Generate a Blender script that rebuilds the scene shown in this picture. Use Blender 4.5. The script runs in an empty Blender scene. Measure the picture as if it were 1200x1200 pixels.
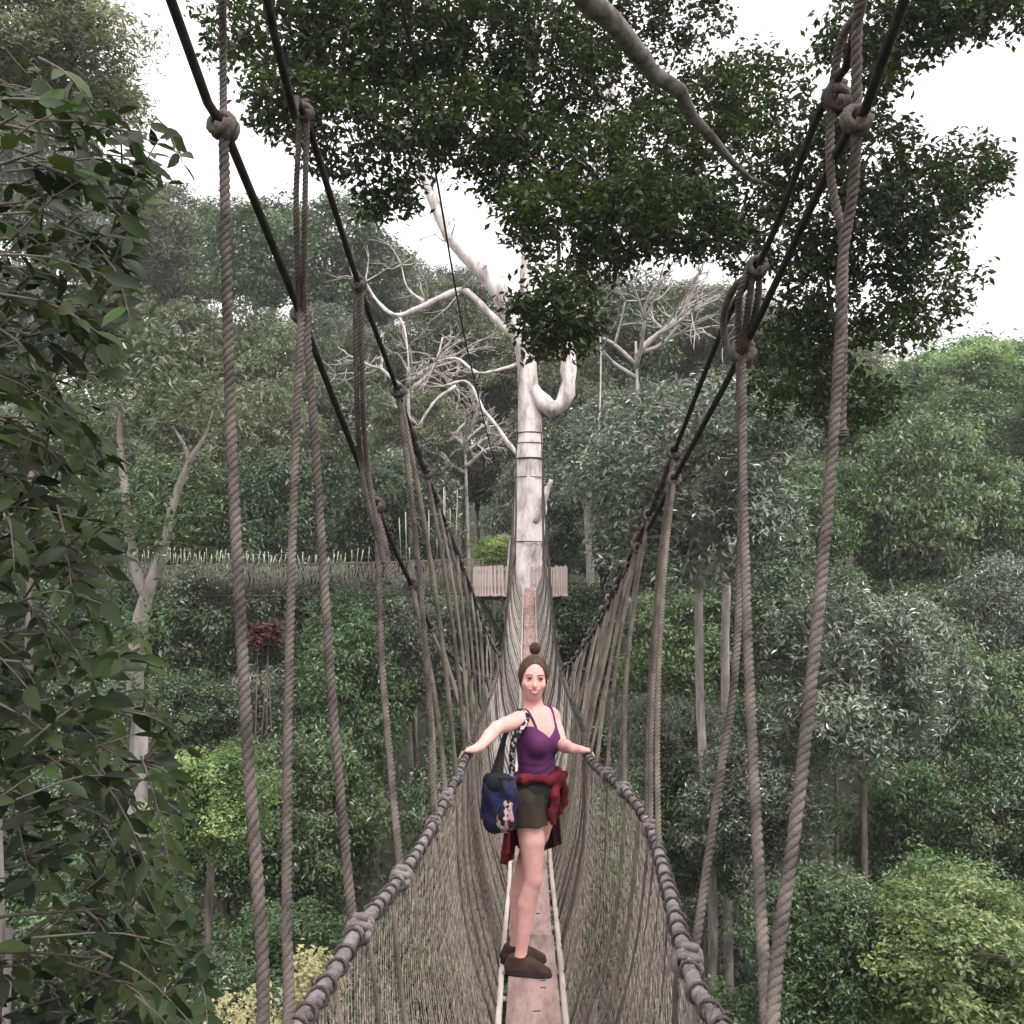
import bpy, math, random
import numpy as np
from mathutils import Vector, Matrix, Quaternion, Euler

rnd = random.Random(7)
rng = np.random.default_rng(11)
scene = bpy.context.scene
C = scene.collection

# ------------------------------------------------------------------ camera
FOCAL = 1150.0                         # in pixels of the 1200 px photograph
CAM_ROT = Euler((math.radians(93.5), 0, math.radians(1.0)), 'XYZ')
cam_data = bpy.data.cameras.new('camera')
cam_data.sensor_width = 36.0
cam_data.lens = FOCAL / 1200 * 36.0
cam_data.clip_start = 0.05
cam_data.clip_end = 3000
cam = bpy.data.objects.new('camera', cam_data)
cam.rotation_euler = CAM_ROT
C.objects.link(cam)
scene.camera = cam

# ------------------------------------------------------------------ world, sun, exposure
SUN_EL, SUN_AZ = math.radians(62), math.radians(150)
world = bpy.data.worlds.new('World')
scene.world = world
world.use_nodes = True
nt = world.node_tree
sky = nt.nodes.new('ShaderNodeTexSky')
sky.sky_type = 'NISHITA'
sky.sun_disc = False
sky.sun_elevation = SUN_EL
sky.sun_rotation = SUN_AZ
sky.dust_density = 6.0
sky.air_density = 1.0
sky.ozone_density = 1.0
hsv = nt.nodes.new('ShaderNodeHueSaturation')          # an even white overcast
hsv.inputs['Saturation'].default_value = 0.08
cld = nt.nodes.new('ShaderNodeMix'); cld.data_type = 'RGBA'
cld.inputs[0].default_value = 0.6
cld.inputs[7].default_value = (8.9, 8.5, 8.6, 1)         # the white cloud layer
bg = nt.nodes['Background']
nt.links.new(sky.outputs[0], hsv.inputs['Color'])
nt.links.new(hsv.outputs[0], cld.inputs[6])
nt.links.new(cld.outputs[2], bg.inputs['Color'])
bg.inputs['Strength'].default_value = 0.15
sun_data = bpy.data.lights.new('sun', 'SUN')
sun_data.energy = 1.5
sun_data.angle = math.radians(14)
sun_data.color = (1.0, 0.96, 0.92)
sun = bpy.data.objects.new('sun', sun_data)
sd = Vector((math.sin(SUN_AZ) * math.cos(SUN_EL), math.cos(SUN_AZ) * math.cos(SUN_EL), math.sin(SUN_EL)))
sun.rotation_euler = sd.to_track_quat('Z', 'Y').to_euler()
sun.location = (0, 0, 60)
C.objects.link(sun)
vs = scene.view_settings
vs.view_transform = 'Standard'
vs.look = 'None'
vs.gamma = 1
vs.exposure = 1.02
vs.use_curve_mapping = False
scene.cycles.use_denoising = True
scene.cycles.max_bounces = 6
scene.cycles.diffuse_bounces = 3
scene.cycles.glossy_bounces = 2
scene.cycles.transmission_bounces = 3
scene.cycles.volume_bounces = 0

# ------------------------------------------------------------------ helpers
RM = np.array(CAM_ROT.to_matrix())
def P(px, py, d):
    """the point of the valley seen at photograph pixel px,py, d metres down the bridge axis"""
    v = RM @ np.array([(px - 600) / FOCAL, (600 - py) / FOCAL, -1.0])
    return v * (d / v[1])

def fast_mesh(name, V, F):
    V = np.asarray(V, dtype=np.float32).reshape(-1, 3); F = np.asarray(F, dtype=np.int32)
    me = bpy.data.meshes.new(name)
    me.vertices.add(len(V)); me.vertices.foreach_set('co', V.ravel())
    k = F.shape[1]
    me.loops.add(F.size); me.loops.foreach_set('vertex_index', F.ravel())
    me.polygons.add(len(F)); me.polygons.foreach_set('loop_start', np.arange(len(F), dtype=np.int32) * k)
    me.update(calc_edges=True)
    return me

def link(name, me, m=None, parent=None, smooth=True):
    if m is not None and not me.materials:
        me.materials.append(m)
    if smooth:
        me.polygons.foreach_set('use_smooth', np.ones(len(me.polygons), dtype=bool))
    o = bpy.data.objects.new(name, me)
    C.objects.link(o)
    if parent is not None:
        o.parent = parent
    return o

def mk(name, VF, m, parent=None, smooth=True, tint=None):
    me = fast_mesh(name, *VF)
    if tint is not None:
        a = me.attributes.new('tint', 'FLOAT', 'POINT'); a.data.foreach_set('value', np.asarray(tint, dtype=np.float32))
    return link(name, me, m, parent, smooth)

def join(parts):
    Vs, Fs, n = [], [], 0
    for V, F in parts:
        V = np.asarray(V); F = np.asarray(F)
        Vs.append(V); Fs.append(F + n); n += len(V)
    return np.vstack(Vs), np.vstack(Fs)

def tag(o, label, cat, group=None, kind=None):
    o['label'] = label; o['category'] = cat
    if group: o['group'] = group
    if kind: o['kind'] = kind
    return o

def struct(o):
    o['kind'] = 'structure'; return o

def thing(name, loc, label, cat, group=None):
    o = bpy.data.objects.new(name, None)
    o.empty_display_size = 0.2
    o.location = loc
    C.objects.link(o)
    return tag(o, label, cat, group)

def spline(pts, n):
    p = np.asarray(pts, float)
    if len(p) == 2:
        t = np.linspace(0, 1, n)[:, None]
        return p[0] * (1 - t) + p[1] * t
    q = np.vstack([2 * p[0] - p[1], p, 2 * p[-1] - p[-2]])
    seg = np.linalg.norm(np.diff(p, axis=0), axis=1); cum = np.concatenate([[0], np.cumsum(seg)])
    out = []
    for s in np.linspace(0, cum[-1], n):
        i = min(np.searchsorted(cum, s, side='right') - 1, len(p) - 2)
        t = (s - cum[i]) / max(seg[i], 1e-9)
        a, b, c, e = q[i], q[i + 1], q[i + 2], q[i + 3]
        out.append(0.5 * (2 * b + (c - a) * t + (2 * a - 5 * b + 4 * c - e) * t * t + (3 * b - a - 3 * c + e) * t ** 3))
    return np.array(out)

def frames(path):
    t = np.gradient(path, axis=0); t /= np.linalg.norm(t, axis=1)[:, None] + 1e-12
    ref = np.array([0, 0, 1.0]) if abs(t[0][2]) < 0.8 else np.array([1.0, 0, 0])
    n = np.cross(t[0], ref); n /= np.linalg.norm(n)
    N = []
    for i in range(len(path)):
        n = n - t[i] * np.dot(n, t[i]); n /= np.linalg.norm(n) + 1e-12
        N.append(n)
    N = np.array(N)
    return t, N, np.cross(t, N)

def tube(path, r, sides=8, wob=0.0):
    path = np.asarray(path, float); n = len(path)
    r = np.full(n, r, float) if np.isscalar(r) else np.interp(np.linspace(0, 1, n), np.linspace(0, 1, len(r)), r)
    t, N, B = frames(path)
    path = np.vstack([path[:1], path, path[-1:]]); N = np.vstack([N[:1], N, N[-1:]]); B = np.vstack([B[:1], B, B[-1:]])
    r = np.concatenate([[r[0] * 0.02], r, [r[-1] * 0.02]]); n += 2
    a = np.linspace(0, 2 * math.pi, sides, endpoint=False)
    rr = r[:, None] * (1 + wob * rng.standard_normal((n, sides)))
    V = path[:, None, :] + rr[..., None] * (np.cos(a)[None, :, None] * N[:, None, :] + np.sin(a)[None, :, None] * B[:, None, :])
    i = np.arange(n - 1)[:, None]; j = np.arange(sides)[None, :]
    F = np.stack([i * sides + j, i * sides + (j + 1) % sides, (i + 1) * sides + (j + 1) % sides, (i + 1) * sides + j], -1).reshape(-1, 4)
    return V.reshape(-1, 3), F

def rope(pts, r, pitch=0.085, sides=6, per=7):
    """a laid rope: three strands wound round each other"""
    p = spline(pts, 40); L = np.linalg.norm(np.diff(p, axis=0), axis=1).sum()
    n = max(12, int(L / pitch * per)); p = spline(pts, n)
    t, N, B = frames(p); s = np.linspace(0, L, n); out = []
    for k in range(3):
        a = 2 * math.pi * (s / pitch + k / 3)
        out.append(tube(p + (r * 0.52) * (np.cos(a)[:, None] * N + np.sin(a)[:, None] * B), r * 0.56, sides))
    return join(out)

def sag(a, b, bow, n=5):
    a = np.asarray(a); b = np.asarray(b); t = np.linspace(0, 1, n)[:, None]
    return a * (1 - t) + b * t + np.asarray(bow) * (4 * t * (1 - t))

def coil(centre, axis, R, r, turns, per=12, spread=1.0, sides=6):
    axis = np.asarray(axis, float); axis /= np.linalg.norm(axis)
    ref = np.array([0, 0, 1.0]) if abs(axis[2]) < 0.8 else np.array([1.0, 0, 0])
    u = np.cross(axis, ref); u /= np.linalg.norm(u); v = np.cross(axis, u)
    n = int(turns * per); a = np.linspace(0, 2 * math.pi * turns, n); z = (np.linspace(-.5, .5, n)) * turns * 2 * r * spread
    p = np.asarray(centre) + R * (np.cos(a)[:, None] * u + np.sin(a)[:, None] * v) + z[:, None] * axis
    return tube(p, r, sides)

def knot(centre, axis, R, r):
    axis = np.asarray(axis, float); axis /= np.linalg.norm(axis)
    ref = np.array([0.3, 0.4, 0.87]); side = np.cross(axis, ref); side /= np.linalg.norm(side)
    up = np.cross(side, axis); centre = np.asarray(centre)
    c1 = coil(centre, axis + .25 * up, R, r, 2.2)
    c2 = coil(centre + .4 * R * up, up + .5 * axis, R * 0.85, r, 1.6)
    c3 = coil(centre - .3 * R * up + .3 * R * side, side + .6 * axis, R * 0.8, r * .95, 1.3)
    return join([c1, c2, c3])

def box(cx, cy, cz, sx, sy, sz, bev=0.0):
    """a box with chamfered edges, 24 vertices"""
    if bev <= 0:
        V = np.array([[x, y, z] for x in (-1, 1) for y in (-1, 1) for z in (-1, 1)], float) * [sx / 2, sy / 2, sz / 2] + [cx, cy, cz]
        return V, np.array([[0, 1, 3, 2], [4, 6, 7, 5], [0, 4, 5, 1], [2, 3, 7, 6], [0, 2, 6, 4], [1, 5, 7, 3]])
    h = np.array([sx, sy, sz]) / 2
    V, idx = [], {}
    for x in (-1, 1):
        for y in (-1, 1):
            for z in (-1, 1):
                for ax in range(3):
                    v = np.array([x, y, z]) * (h - bev); v[ax] += (x, y, z)[ax] * bev
                    idx[(x, y, z, ax)] = len(V); V.append(v + [cx, cy, cz])
    F = []
    for ax in range(3):
        o = [i for i in range(3) if i != ax]
        for s in (-1, 1):
            q = []
            for a, b in ((-1, -1), (1, -1), (1, 1), (-1, 1)):
                k = [0, 0, 0]; k[ax] = s; k[o[0]] = a; k[o[1]] = b; q.append(idx[(*k, ax)])
            F.append(q)
    for ax in range(3):
        o = [i for i in range(3) if i != ax]
        for a in (-1, 1):
            for b in (-1, 1):
                k0 = [0, 0, 0]; k0[ax] = -1; k0[o[0]] = a; k0[o[1]] = b
                k1 = list(k0); k1[ax] = 1
                F.append([idx[(*k0, o[0])], idx[(*k1, o[0])], idx[(*k1, o[1])], idx[(*k0, o[1])]])
    for x in (-1, 1):
        for y in (-1, 1):
            for z in (-1, 1):
                F.append([idx[(x, y, z, 0)], idx[(x, y, z, 1)], idx[(x, y, z, 2)], idx[(x, y, z, 2)]])
    return np.array(V), np.array(F[:-8])

def xform(VF, M):
    V, F = VF; M = np.array(M)
    return V @ M[:3, :3].T + M[:3, 3], F

# ------------------------------------------------------------------ materials
def nodes(name):
    m = bpy.data.materials.new(name); m.use_nodes = True
    t = m.node_tree
    return m, t, t.nodes['Principled BSDF']

def mat(name, c1, c2=None, rough=0.7, scale=8.0, bump=0.0, bscale=None, stretch=(1, 1, 1), spec=0.3, metal=0.0, lo=.35, hi=.65, c3=None):
    m, t, b = nodes(name)
    b.inputs['Roughness'].default_value = rough; b.inputs['Specular IOR Level'].default_value = spec
    b.inputs['Metallic'].default_value = metal
    tc = t.nodes.new('ShaderNodeTexCoord'); mp = t.nodes.new('ShaderNodeMapping')
    mp.inputs['Scale'].default_value = stretch
    t.links.new(tc.outputs['Object'], mp.inputs['Vector'])
    ns = t.nodes.new('ShaderNodeTexNoise'); ns.inputs['Scale'].default_value = scale; ns.inputs['Detail'].default_value = 6; ns.inputs['Roughness'].default_value = .65
    t.links.new(mp.outputs[0], ns.inputs['Vector'])
    rp = t.nodes.new('ShaderNodeValToRGB'); rp.color_ramp.elements[0].position = lo; rp.color_ramp.elements[1].position = hi
    rp.color_ramp.elements[0].color = (*c1, 1); rp.color_ramp.elements[1].color = (*(c2 or c1), 1)
    if c3:
        e = rp.color_ramp.elements.new(min(.98, hi + .1)); e.color = (*c3, 1)
    t.links.new(ns.outputs['Fac'], rp.inputs['Fac']); t.links.new(rp.outputs['Color'], b.inputs['Base Color'])
    if bump:
        n2 = t.nodes.new('ShaderNodeTexNoise'); n2.inputs['Scale'].default_value = bscale or scale * 4; n2.inputs['Detail'].default_value = 5
        t.links.new(mp.outputs[0], n2.inputs['Vector'])
        bp = t.nodes.new('ShaderNodeBump'); bp.inputs['Strength'].default_value = bump; bp.inputs['Distance'].default_value = .01
        t.links.new(n2.outputs['Fac'], bp.inputs['Height']); t.links.new(bp.outputs[0], b.inputs['Normal'])
    return m

def leaf_mat(name, dark, light, trans=0.3, rough=0.42, spec=0.5, vary=0.25):
    """leaf: tint (one number per leaf) picks a random tone, the range widened so colour carries highlights and dark gaps, each tree differs a little"""
    m, t, b = nodes(name)
    at = t.nodes.new('ShaderNodeAttribute'); at.attribute_name = 'tint'
    oi = t.nodes.new('ShaderNodeObjectInfo')
    rp = t.nodes.new('ShaderNodeValToRGB')
    rp.color_ramp.elements[0].color = (*dark, 1); rp.color_ramp.elements[1].color = (*light, 1)
    t.links.new(at.outputs['Fac'], rp.inputs['Fac'])
    hs = t.nodes.new('ShaderNodeHueSaturation')
    mr = t.nodes.new('ShaderNodeMapRange'); mr.inputs[3].default_value = 1 - vary; mr.inputs[4].default_value = 1 + vary
    t.links.new(oi.outputs['Random'], mr.inputs[0]); t.links.new(mr.outputs[0], hs.inputs['Value'])
    mh = t.nodes.new('ShaderNodeMapRange'); mh.inputs[3].default_value = .5 - .018; mh.inputs[4].default_value = .5 + .018
    mm = t.nodes.new('ShaderNodeMath'); mm.operation = 'FRACT'
    m7 = t.nodes.new('ShaderNodeMath'); m7.operation = 'MULTIPLY'; m7.inputs[1].default_value = 7.31
    t.links.new(oi.outputs['Random'], m7.inputs[0]); t.links.new(m7.outputs[0], mm.inputs[0]); t.links.new(mm.outputs[0], mh.inputs[0]); t.links.new(mh.outputs[0], hs.inputs['Hue'])
    t.links.new(rp.outputs[0], hs.inputs['Color'])
    t.links.new(hs.outputs[0], b.inputs['Base Color'])
    b.inputs['Roughness'].default_value = rough; b.inputs['Specular IOR Level'].default_value = spec
    tr = t.nodes.new('ShaderNodeBsdfTranslucent')
    hs2 = t.nodes.new('ShaderNodeHueSaturation'); hs2.inputs['Saturation'].default_value = 1.15; hs2.inputs['Value'].default_value = 1.3
    t.links.new(hs.outputs[0], hs2.inputs['Color']); t.links.new(hs2.outputs[0], tr.inputs['Color'])
    mx = t.nodes.new('ShaderNodeMixShader'); mx.inputs[0].default_value = trans
    t.links.new(b.outputs[0], mx.inputs[1]); t.links.new(tr.outputs[0], mx.inputs[2])
    t.links.new(mx.outputs[0], t.nodes['Material Output'].inputs['Surface'])
    return m

M_ROPE = mat('rope_fibre', (.036, .030, .027), (.130, .108, .098), .9, 9, .5, 260)
M_ROPE_OLD = mat('rope_weathered', (.065, .056, .044), (.175, .155, .122), .9, 7, .4, 200)
M_RAIL = mat('rope_grey', (.075, .064, .064), (.23, .205, .20), .9, 16, .6, 240)
M_CABLE = mat('steel_cable', (.010, .009, .009), (.034, .030, .027), .8, 30, .4, 300, spec=.2)
M_LASH = mat('lashing_cord', (.03, .026, .026), (.085, .072, .07), .8, 30)
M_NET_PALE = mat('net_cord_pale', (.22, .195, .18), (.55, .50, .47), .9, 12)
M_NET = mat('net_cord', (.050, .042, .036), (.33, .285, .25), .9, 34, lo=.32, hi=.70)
M_NET_FAR = mat('net_cord_far', (.10, .09, .08), (.24, .215, .19), .9, 5)
M_PLANK = mat('plank_wood', (.13, .085, .078), (.34, .235, .215), .8, 3.2, .5, 30, stretch=(5, .9, 1), lo=.28, hi=.60)
M_LADDER = mat('ladder_rail_wood', (.36, .30, .27), (.55, .48, .44), .6, 6, .2, 60, stretch=(4, .4, 4))
M_DARKWOOD = mat('dark_wood', (.035, .03, .027), (.09, .075, .065), .85, 6, .4)
M_SLAT = mat('slat_wood', (.20, .155, .145), (.40, .325, .305), .8, 3, .3, 40, stretch=(5, 5, .6))
M_IRON = mat('iron', (.02, .018, .017), (.05, .04, .035), .6, 30)
M_BARK_PALE = mat('pale_bark', (.17, .145, .14), (.56, .50, .485), .85, 2.2, .9, 16, stretch=(1.6, 1.6, .55), lo=.30, hi=.52, c3=(.66, .60, .585))
M_BARK_DULL = mat('dull_pale_bark', (.16, .14, .13), (.42, .37, .35), .9, 2.4, .7, 20, stretch=(1.6, 1.6, .6))
M_BARK_GREY = mat('grey_bark', (.22, .19, .18), (.46, .41, .39), .9, 3, .6, 20, stretch=(1.5, 1.5, .5))
M_BARK_BROWN = mat('brown_bark', (.05, .042, .036), (.15, .125, .11), .9, 4, .7, 24, stretch=(1.5, 1.5, .4))
M_TRUNK_DULL = mat('dull_trunk_bark', (.14, .12, .11), (.42, .37, .35), .9, 2.4, .8, 14, stretch=(.25, .25, 9))
M_TRUNK_BROWN = mat('brown_trunk_bark', (.045, .038, .032), (.17, .145, .13), .9, 3, .8, 16, stretch=(.3, .3, 9))
M_TWIG = mat('twig_bark', (.06, .05, .04), (.13, .11, .09), .85, 10)
M_BARE = mat('bare_branch', (.24, .21, .20), (.42, .375, .36), .85, 4)
M_GROUND = mat('forest_floor', (.012, .016, .008), (.05, .055, .028), .95, 1.2, 1.0, 6)
# ------------------------------------------------------------------ terrain
def hill(x, y):
    x = np.asarray(x, float); y = np.asarray(y, float)
    z = -19 + 3.0 * np.sin(x * .045 + 1.3) * np.cos(y * .05) + 1.2 * np.sin(x * .17 + y * .11)
    z = z + np.clip((y - 40), 0, 120) * .33 + np.clip(-x - 8, 0, 90) * .16 + np.clip(x - 25, 0, 90) * .05
    z = z + np.clip(-y - 20, 0, 100) * .1
    z = z - np.clip(np.hypot(x, y) - 150, 0, 600) * .13
    return z
gx = np.concatenate([np.linspace(-900, -120, 12, endpoint=False), np.linspace(-120, 120, 81), np.linspace(120, 900, 13)[1:]])
gy = np.concatenate([np.linspace(-900, -100, 12, endpoint=False), np.linspace(-100, 160, 88), np.linspace(160, 900, 13)[1:]])
GX, GY = np.meshgrid(gx, gy)
V = np.stack([GX, GY, hill(GX, GY)], -1).reshape(-1, 3)
nx, ny = len(gx), len(gy)
ii, jj = np.meshgrid(np.arange(nx - 1), np.arange(ny - 1))
F = np.stack([jj * nx + ii, jj * nx + ii + 1, (jj + 1) * nx + ii + 1, (jj + 1) * nx + ii], -1).reshape(-1, 4)
struct(mk('terrain', (V, F), M_GROUND))

# ------------------------------------------------------------------ the footbridge
DECK0, DECK1 = -5.4, 26.9
def deck(d):
    return -2.35 + .0071 * (np.asarray(d, float) - 10.5) ** 2
def deckx(d):
    return np.interp(d, [-5, 4, 6, 27], [.02, .015, .01, 0.0])
bridge = thing('rope_bridge', (0, 10.5, -2.35), 'narrow rope footbridge with plank deck and net sides leading to the white trunk', 'bridge')
BO = np.array([0, 10.5, -2.35])
def bmk(name, VF, m, parent=None, **k):
    o = mk(name, (np.asarray(VF[0]) - BO, VF[1]), m, parent or bridge, **k)
    return o

# planks, end to end, with dark staples
L = 1.86; d0 = DECK0; k = 0
seam0 = 6.13
starts = [seam0 + L * i for i in range(-7, 13)]
for s in starts:
    a, b = max(s, DECK0), min(s + L - .012, DECK1)
    if b - a < .3: continue
    y = np.linspace(a, b, 7); w = .132 + rnd.uniform(-.004, .004); th = .03
    Vp, Fp = [], []
    jit = rnd.uniform(-.006, .006)
    for q in y:
        z = float(deck(q)) + jit * .3; x = float(deckx(q)) + jit
        Vp += [[x - w, q, z], [x - w + .006, q, z + .006], [x + w - .006, q, z + .006], [x + w, q, z], [x + w, q, z - th], [x - w, q, z - th]]
    for i in range(6):
        for j in range(6):
            Fp.append([i * 6 + j, i * 6 + (j + 1) % 6, (i + 1) * 6 + (j + 1) % 6, (i + 1) * 6 + j])
    e = 36
    Fp += [[0, 5, 2, 1], [2, 5, 4, 3], [e, e + 1, e + 2, e + 5], [e + 2, e + 3, e + 4, e + 5]]
    pl = bmk('plank', (np.array(Vp), np.array(Fp)), M_PLANK, smooth=False)
    q = a + .12
    while q < b - .05 and q < 13:
        sx = rnd.uniform(-.06, .07); ln = rnd.uniform(.022, .042)
        V_, F_ = box(0, 0, 0, ln, .009, .007, .002)
        ang = rnd.uniform(-.25, .25); M = Matrix.Translation((float(deckx(q)) + sx, q, float(deck(q)) + .0075)) @ Matrix.Rotation(ang, 4, 'Z')
        o = mk('staple', (xform((V_, F_), M)[0] - BO, F_), M_IRON, pl)
        q += rnd.choice([.11, .16, .24, .33])
# ladder rails under and beside the planks, and their rungs
for s in (-1, 1):
    y = np.linspace(DECK0, DECK1, 90)
    p = np.stack([deckx(y) + s * .162 + .003 * np.sin(y * 2.1 + s), y, deck(y) - .004], -1)
    bmk('side_rail', tube(p, .016, 8), M_LADDER)
for q in np.arange(DECK0 + .1, 16, .42):
    p = np.array([[-.16 + deckx(q), q, deck(q) - .045], [.16 + deckx(q), q, deck(q) - .045]])
    bmk('rung', tube(p, .012, 6), M_LADDER)

# hand ropes
RAIL = {
 -1: [(-.42, -5.6, deck(-5.6) + 1.2), (-.47, -3, deck(-3) + 1.0), (-.48, 0, -.62), P(350, 1200, 2.0), P(422, 1088, 2.6), P(470, 1028, 3.2), P(510, 962, 4.0), P(547, 884, 5.1), (-.36, 6.6, -1.02), (-.38, 9, -1.16), (-.38, 12, -1.19), (-.39, 15, -1.05), (-.41, 18, -.78), (-.40, 22, -.25), (-.36, 26.9, .42)],
  1: [(.42, -5.6, deck(-5.6) + 1.2), (.45, -3, deck(-3) + 1.0), (.42, 0, -.62), P(842, 1200, 2.0), P(805, 1125, 2.35), P(764, 975, 3.7), P(732, 926, 4.4), P(690, 887, 5.3), (.37, 6.8, -1.05), (.385, 9, -1.16), (.39, 12, -1.19), (.40, 15, -1.05), (.41, 18, -.78), (.40, 22, -.25), (.36, 26.9, .42)]}
RP = {s: spline(RAIL[s], 400) for s in RAIL}
def railpt(s, d):
    p = RP[s]; return np.array([np.interp(d, p[:, 1], p[:, 0]), d, np.interp(d, p[:, 1], p[:, 2])])
LASH = fast_mesh('lashing', *coil((0, 0, 0), (0, 1, 0), .0225, .0042, 1.25, 14, .6, 5))
LASH.materials.append(M_LASH)
for s in (-1, 1):
    hr = bmk('hand_rope', rope(RAIL[s], .018, .065, 6, 6), M_RAIL)
    q = .9; n = 0
    far = []
    while q < 26.5:
        c = railpt(s, q); t = railpt(s, q + .02) - railpt(s, q - .02)
        rot = Vector((0, 1, 0)).rotation_difference(Vector(t))
        rot = rot @ Quaternion((0, 1, 0), rnd.uniform(0, 6.28)) @ Quaternion((1, 0, 0), rnd.uniform(-.3, .3))
        if n < 110:
            o = link('lashing', LASH, None, hr); o.location = c - BO; o.rotation_mode = 'QUATERNION'; o.rotation_quaternion = rot
        else:
            far.append(coil(c, t, .0225, .0042, 1.2, 8, .6, 4))
        q += rnd.uniform(.075, .12) if q < 9 else .2; n += 1
    o = bmk('far_lashing', join(far), M_LASH, hr); o['kind'] = 'stuff'

# netting from hand rope to deck edge
def net_side(s, d0, d1, cw, rows, r, name='net', mt=None):
    n = int((d1 - d0) / cw)
    def surf(dd, t):
        top = np.stack([np.interp(dd, RP[s][:, 1], RP[s][:, 0]), dd, np.interp(dd, RP[s][:, 1], RP[s][:, 2])], -1)
        bot = np.stack([deckx(dd) + s * .175, dd, deck(dd) - .03], -1)
        t = np.asarray(t)[..., None]
        p = top * (1 - t) + bot * t
        belly = .055 * np.sin(math.pi * np.clip(t[..., 0], 0, 1)) + .018 * np.sin(dd * 3.1 + s) * np.sin(math.pi * t[..., 0])
        p[..., 0] += s * belly
        return p
    A, B = [], []
    i = np.arange(n)
    jit = {}
    def node(i, j):
        k = (j)
        if k not in jit:
            jit[k] = rng.normal(0, .16, (n + 2, 2))
        off = .5 * (j % 2)
        jj = jit[k][np.clip(i, 0, n + 1)]
        dd = d0 + (i + off + jj[..., 0] * .8) * cw
        tt = np.full(i.shape, j / rows, float) + (jj[..., 1] * .35 / rows if 0 < j < rows else 0)
        return surf(dd, tt)
    for j in range(rows):
        if j % 2 == 0:
            pairs = ((i, i), (i + 1, i))
        else:
            pairs = ((i, i), (i, i + 1))
        for u, v in pairs:
            A.append(node(u, j)); B.append(node(v, j + 1))
    A = np.vstack(A); B = np.vstack(B)
    dv = B - A; dv /= np.linalg.norm(dv, axis=1)[:, None]
    u = np.cross(dv, [0.3, 1, .2]); u /= np.linalg.norm(u, axis=1)[:, None]; w = np.cross(dv, u)
    rr = r * rng.uniform(.7, 1.35, (len(A), 1))
    ring = [u * math.cos(a) + w * math.sin(a) for a in (0, 2.094, 4.189)]
    Vn = np.stack([A + rr * q for q in ring] + [B + rr * q for q in ring], 1).reshape(-1, 3)
    base = np.arange(len(A))[:, None] * 6
    Fn = np.concatenate([base + np.array([[0, 1, 4, 3]]), base + np.array([[1, 2, 5, 4]]), base + np.array([[2, 0, 3, 5]])])
    o = bmk(name, (Vn, Fn), mt or M_NET); o['kind'] = 'stuff'
for s in (-1, 1):
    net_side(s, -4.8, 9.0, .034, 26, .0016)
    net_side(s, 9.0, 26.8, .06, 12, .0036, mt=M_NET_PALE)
# thicker cords that carry the deck, running down inside the net
for s in (-1, 1):
    q = .6
    while q < 26.6:
        a = railpt(s, q); b = np.array([float(deckx(q)) + s * .17, q + rnd.uniform(-.06, .12), float(deck(q)) - .04])
        bmk('deck_cord', tube(spline([a, (a + b) / 2 + [s * .06, rnd.uniform(-.02, .02), 0], b], 9), rnd.uniform(.006, .009) if q < 10 else .011, 6), M_ROPE_OLD if rnd.random() < .6 else M_ROPE)
        q += rnd.uniform(.24, .4) if q < 10 else .5

# main cables: two on each side
CAB = {
 'LA': [(-.35, -6.6, 6.3), (-.62, -3, 4.0), (-.71, 0, 2.15), P(200, 0, 1.95), P(262, 148, 2.2), P(352, 368, 2.95), P(440, 592, 4.2), P(482, 685, 5.2), P(522, 762, 6.6), (-.42, 9.5, -1.02), (-.39, 12.2, -1.14), (-.38, 16, -.78), (-.38, 20, .25), (-.36, 24, 1.9), (-.36, 28.2, 4.0)],
 'LB': [(-.25, -6.6, 7.2), (-.55, -3, 4.9), (-.60, 0, 2.95), P(313, 0, 2.1), P(356, 130, 2.6), P(420, 332, 3.4), P(466, 458, 4.2), P(500, 555, 5.2), P(545, 672, 7.5), P(574, 750, 10.5), (-.38, 13.6, -1.08), (-.38, 17, -.45), (-.38, 21, .85), (-.35, 25, 2.5), (-.34, 28.2, 4.3)],
 'RA': [(.35, -6.6, 6.3), (.64, -3, 4.0), (.74, 0, 2.2), P(1060, 0, 1.92), P(1002, 138, 2.2), P(965, 212, 2.4), P(870, 412, 3.2), P(790, 562, 4.4), P(735, 668, 6.0), P(690, 750, 8.6), (.40, 12.2, -1.14), (.39, 16, -.78), (.38, 20, .25), (.36, 24, 1.9), (.36, 28.2, 4.0)],
 'RB': [(.25, -6.6, 7.2), (.56, -3, 4.9), (.66, 0, 2.95), P(1010, 0, 2.1), P(968, 108, 2.35), P(898, 292, 2.85), P(850, 378, 3.4), P(790, 530, 4.5), P(748, 632, 5.6), P(702, 722, 8.2), P(668, 778, 11), (.40, 13.6, -1.10), (.39, 17, -.45), (.38, 21, .85), (.35, 25, 2.5), (.34, 28.2, 4.3)]}
CP = {k: spline(v, 300) for k, v in CAB.items()}
def cabpt(k, d):
    p = CP[k]; return np.array([np.interp(d, p[:, 1], p[:, 0]), d, np.interp(d, p[:, 1], p[:, 2])])
for k in CAB:
    bmk('main_cable', tube(spline(CAB[k], 220), .0115 if k[1] == 'A' else .0105, 8), M_CABLE)

for k in ('LB', 'RB'):                                  # old rope and moss bound along the cables
    for a_, b_ in ((4.55, 5.15), (5.25, 5.9), (6.1, 7.4), (7.6, 9.0), (9.3, 11.4)):
        pth = np.array([cabpt(k, q) for q in np.linspace(a_, b_, 40)]) + rng.normal(0, .003, (40, 3)) - [0, 0, .006]
        bmk('cable_binding', tube(pth, [.008, .019, .015, .022, .014, .020, .008], 8, .22), M_LASH)

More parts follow.
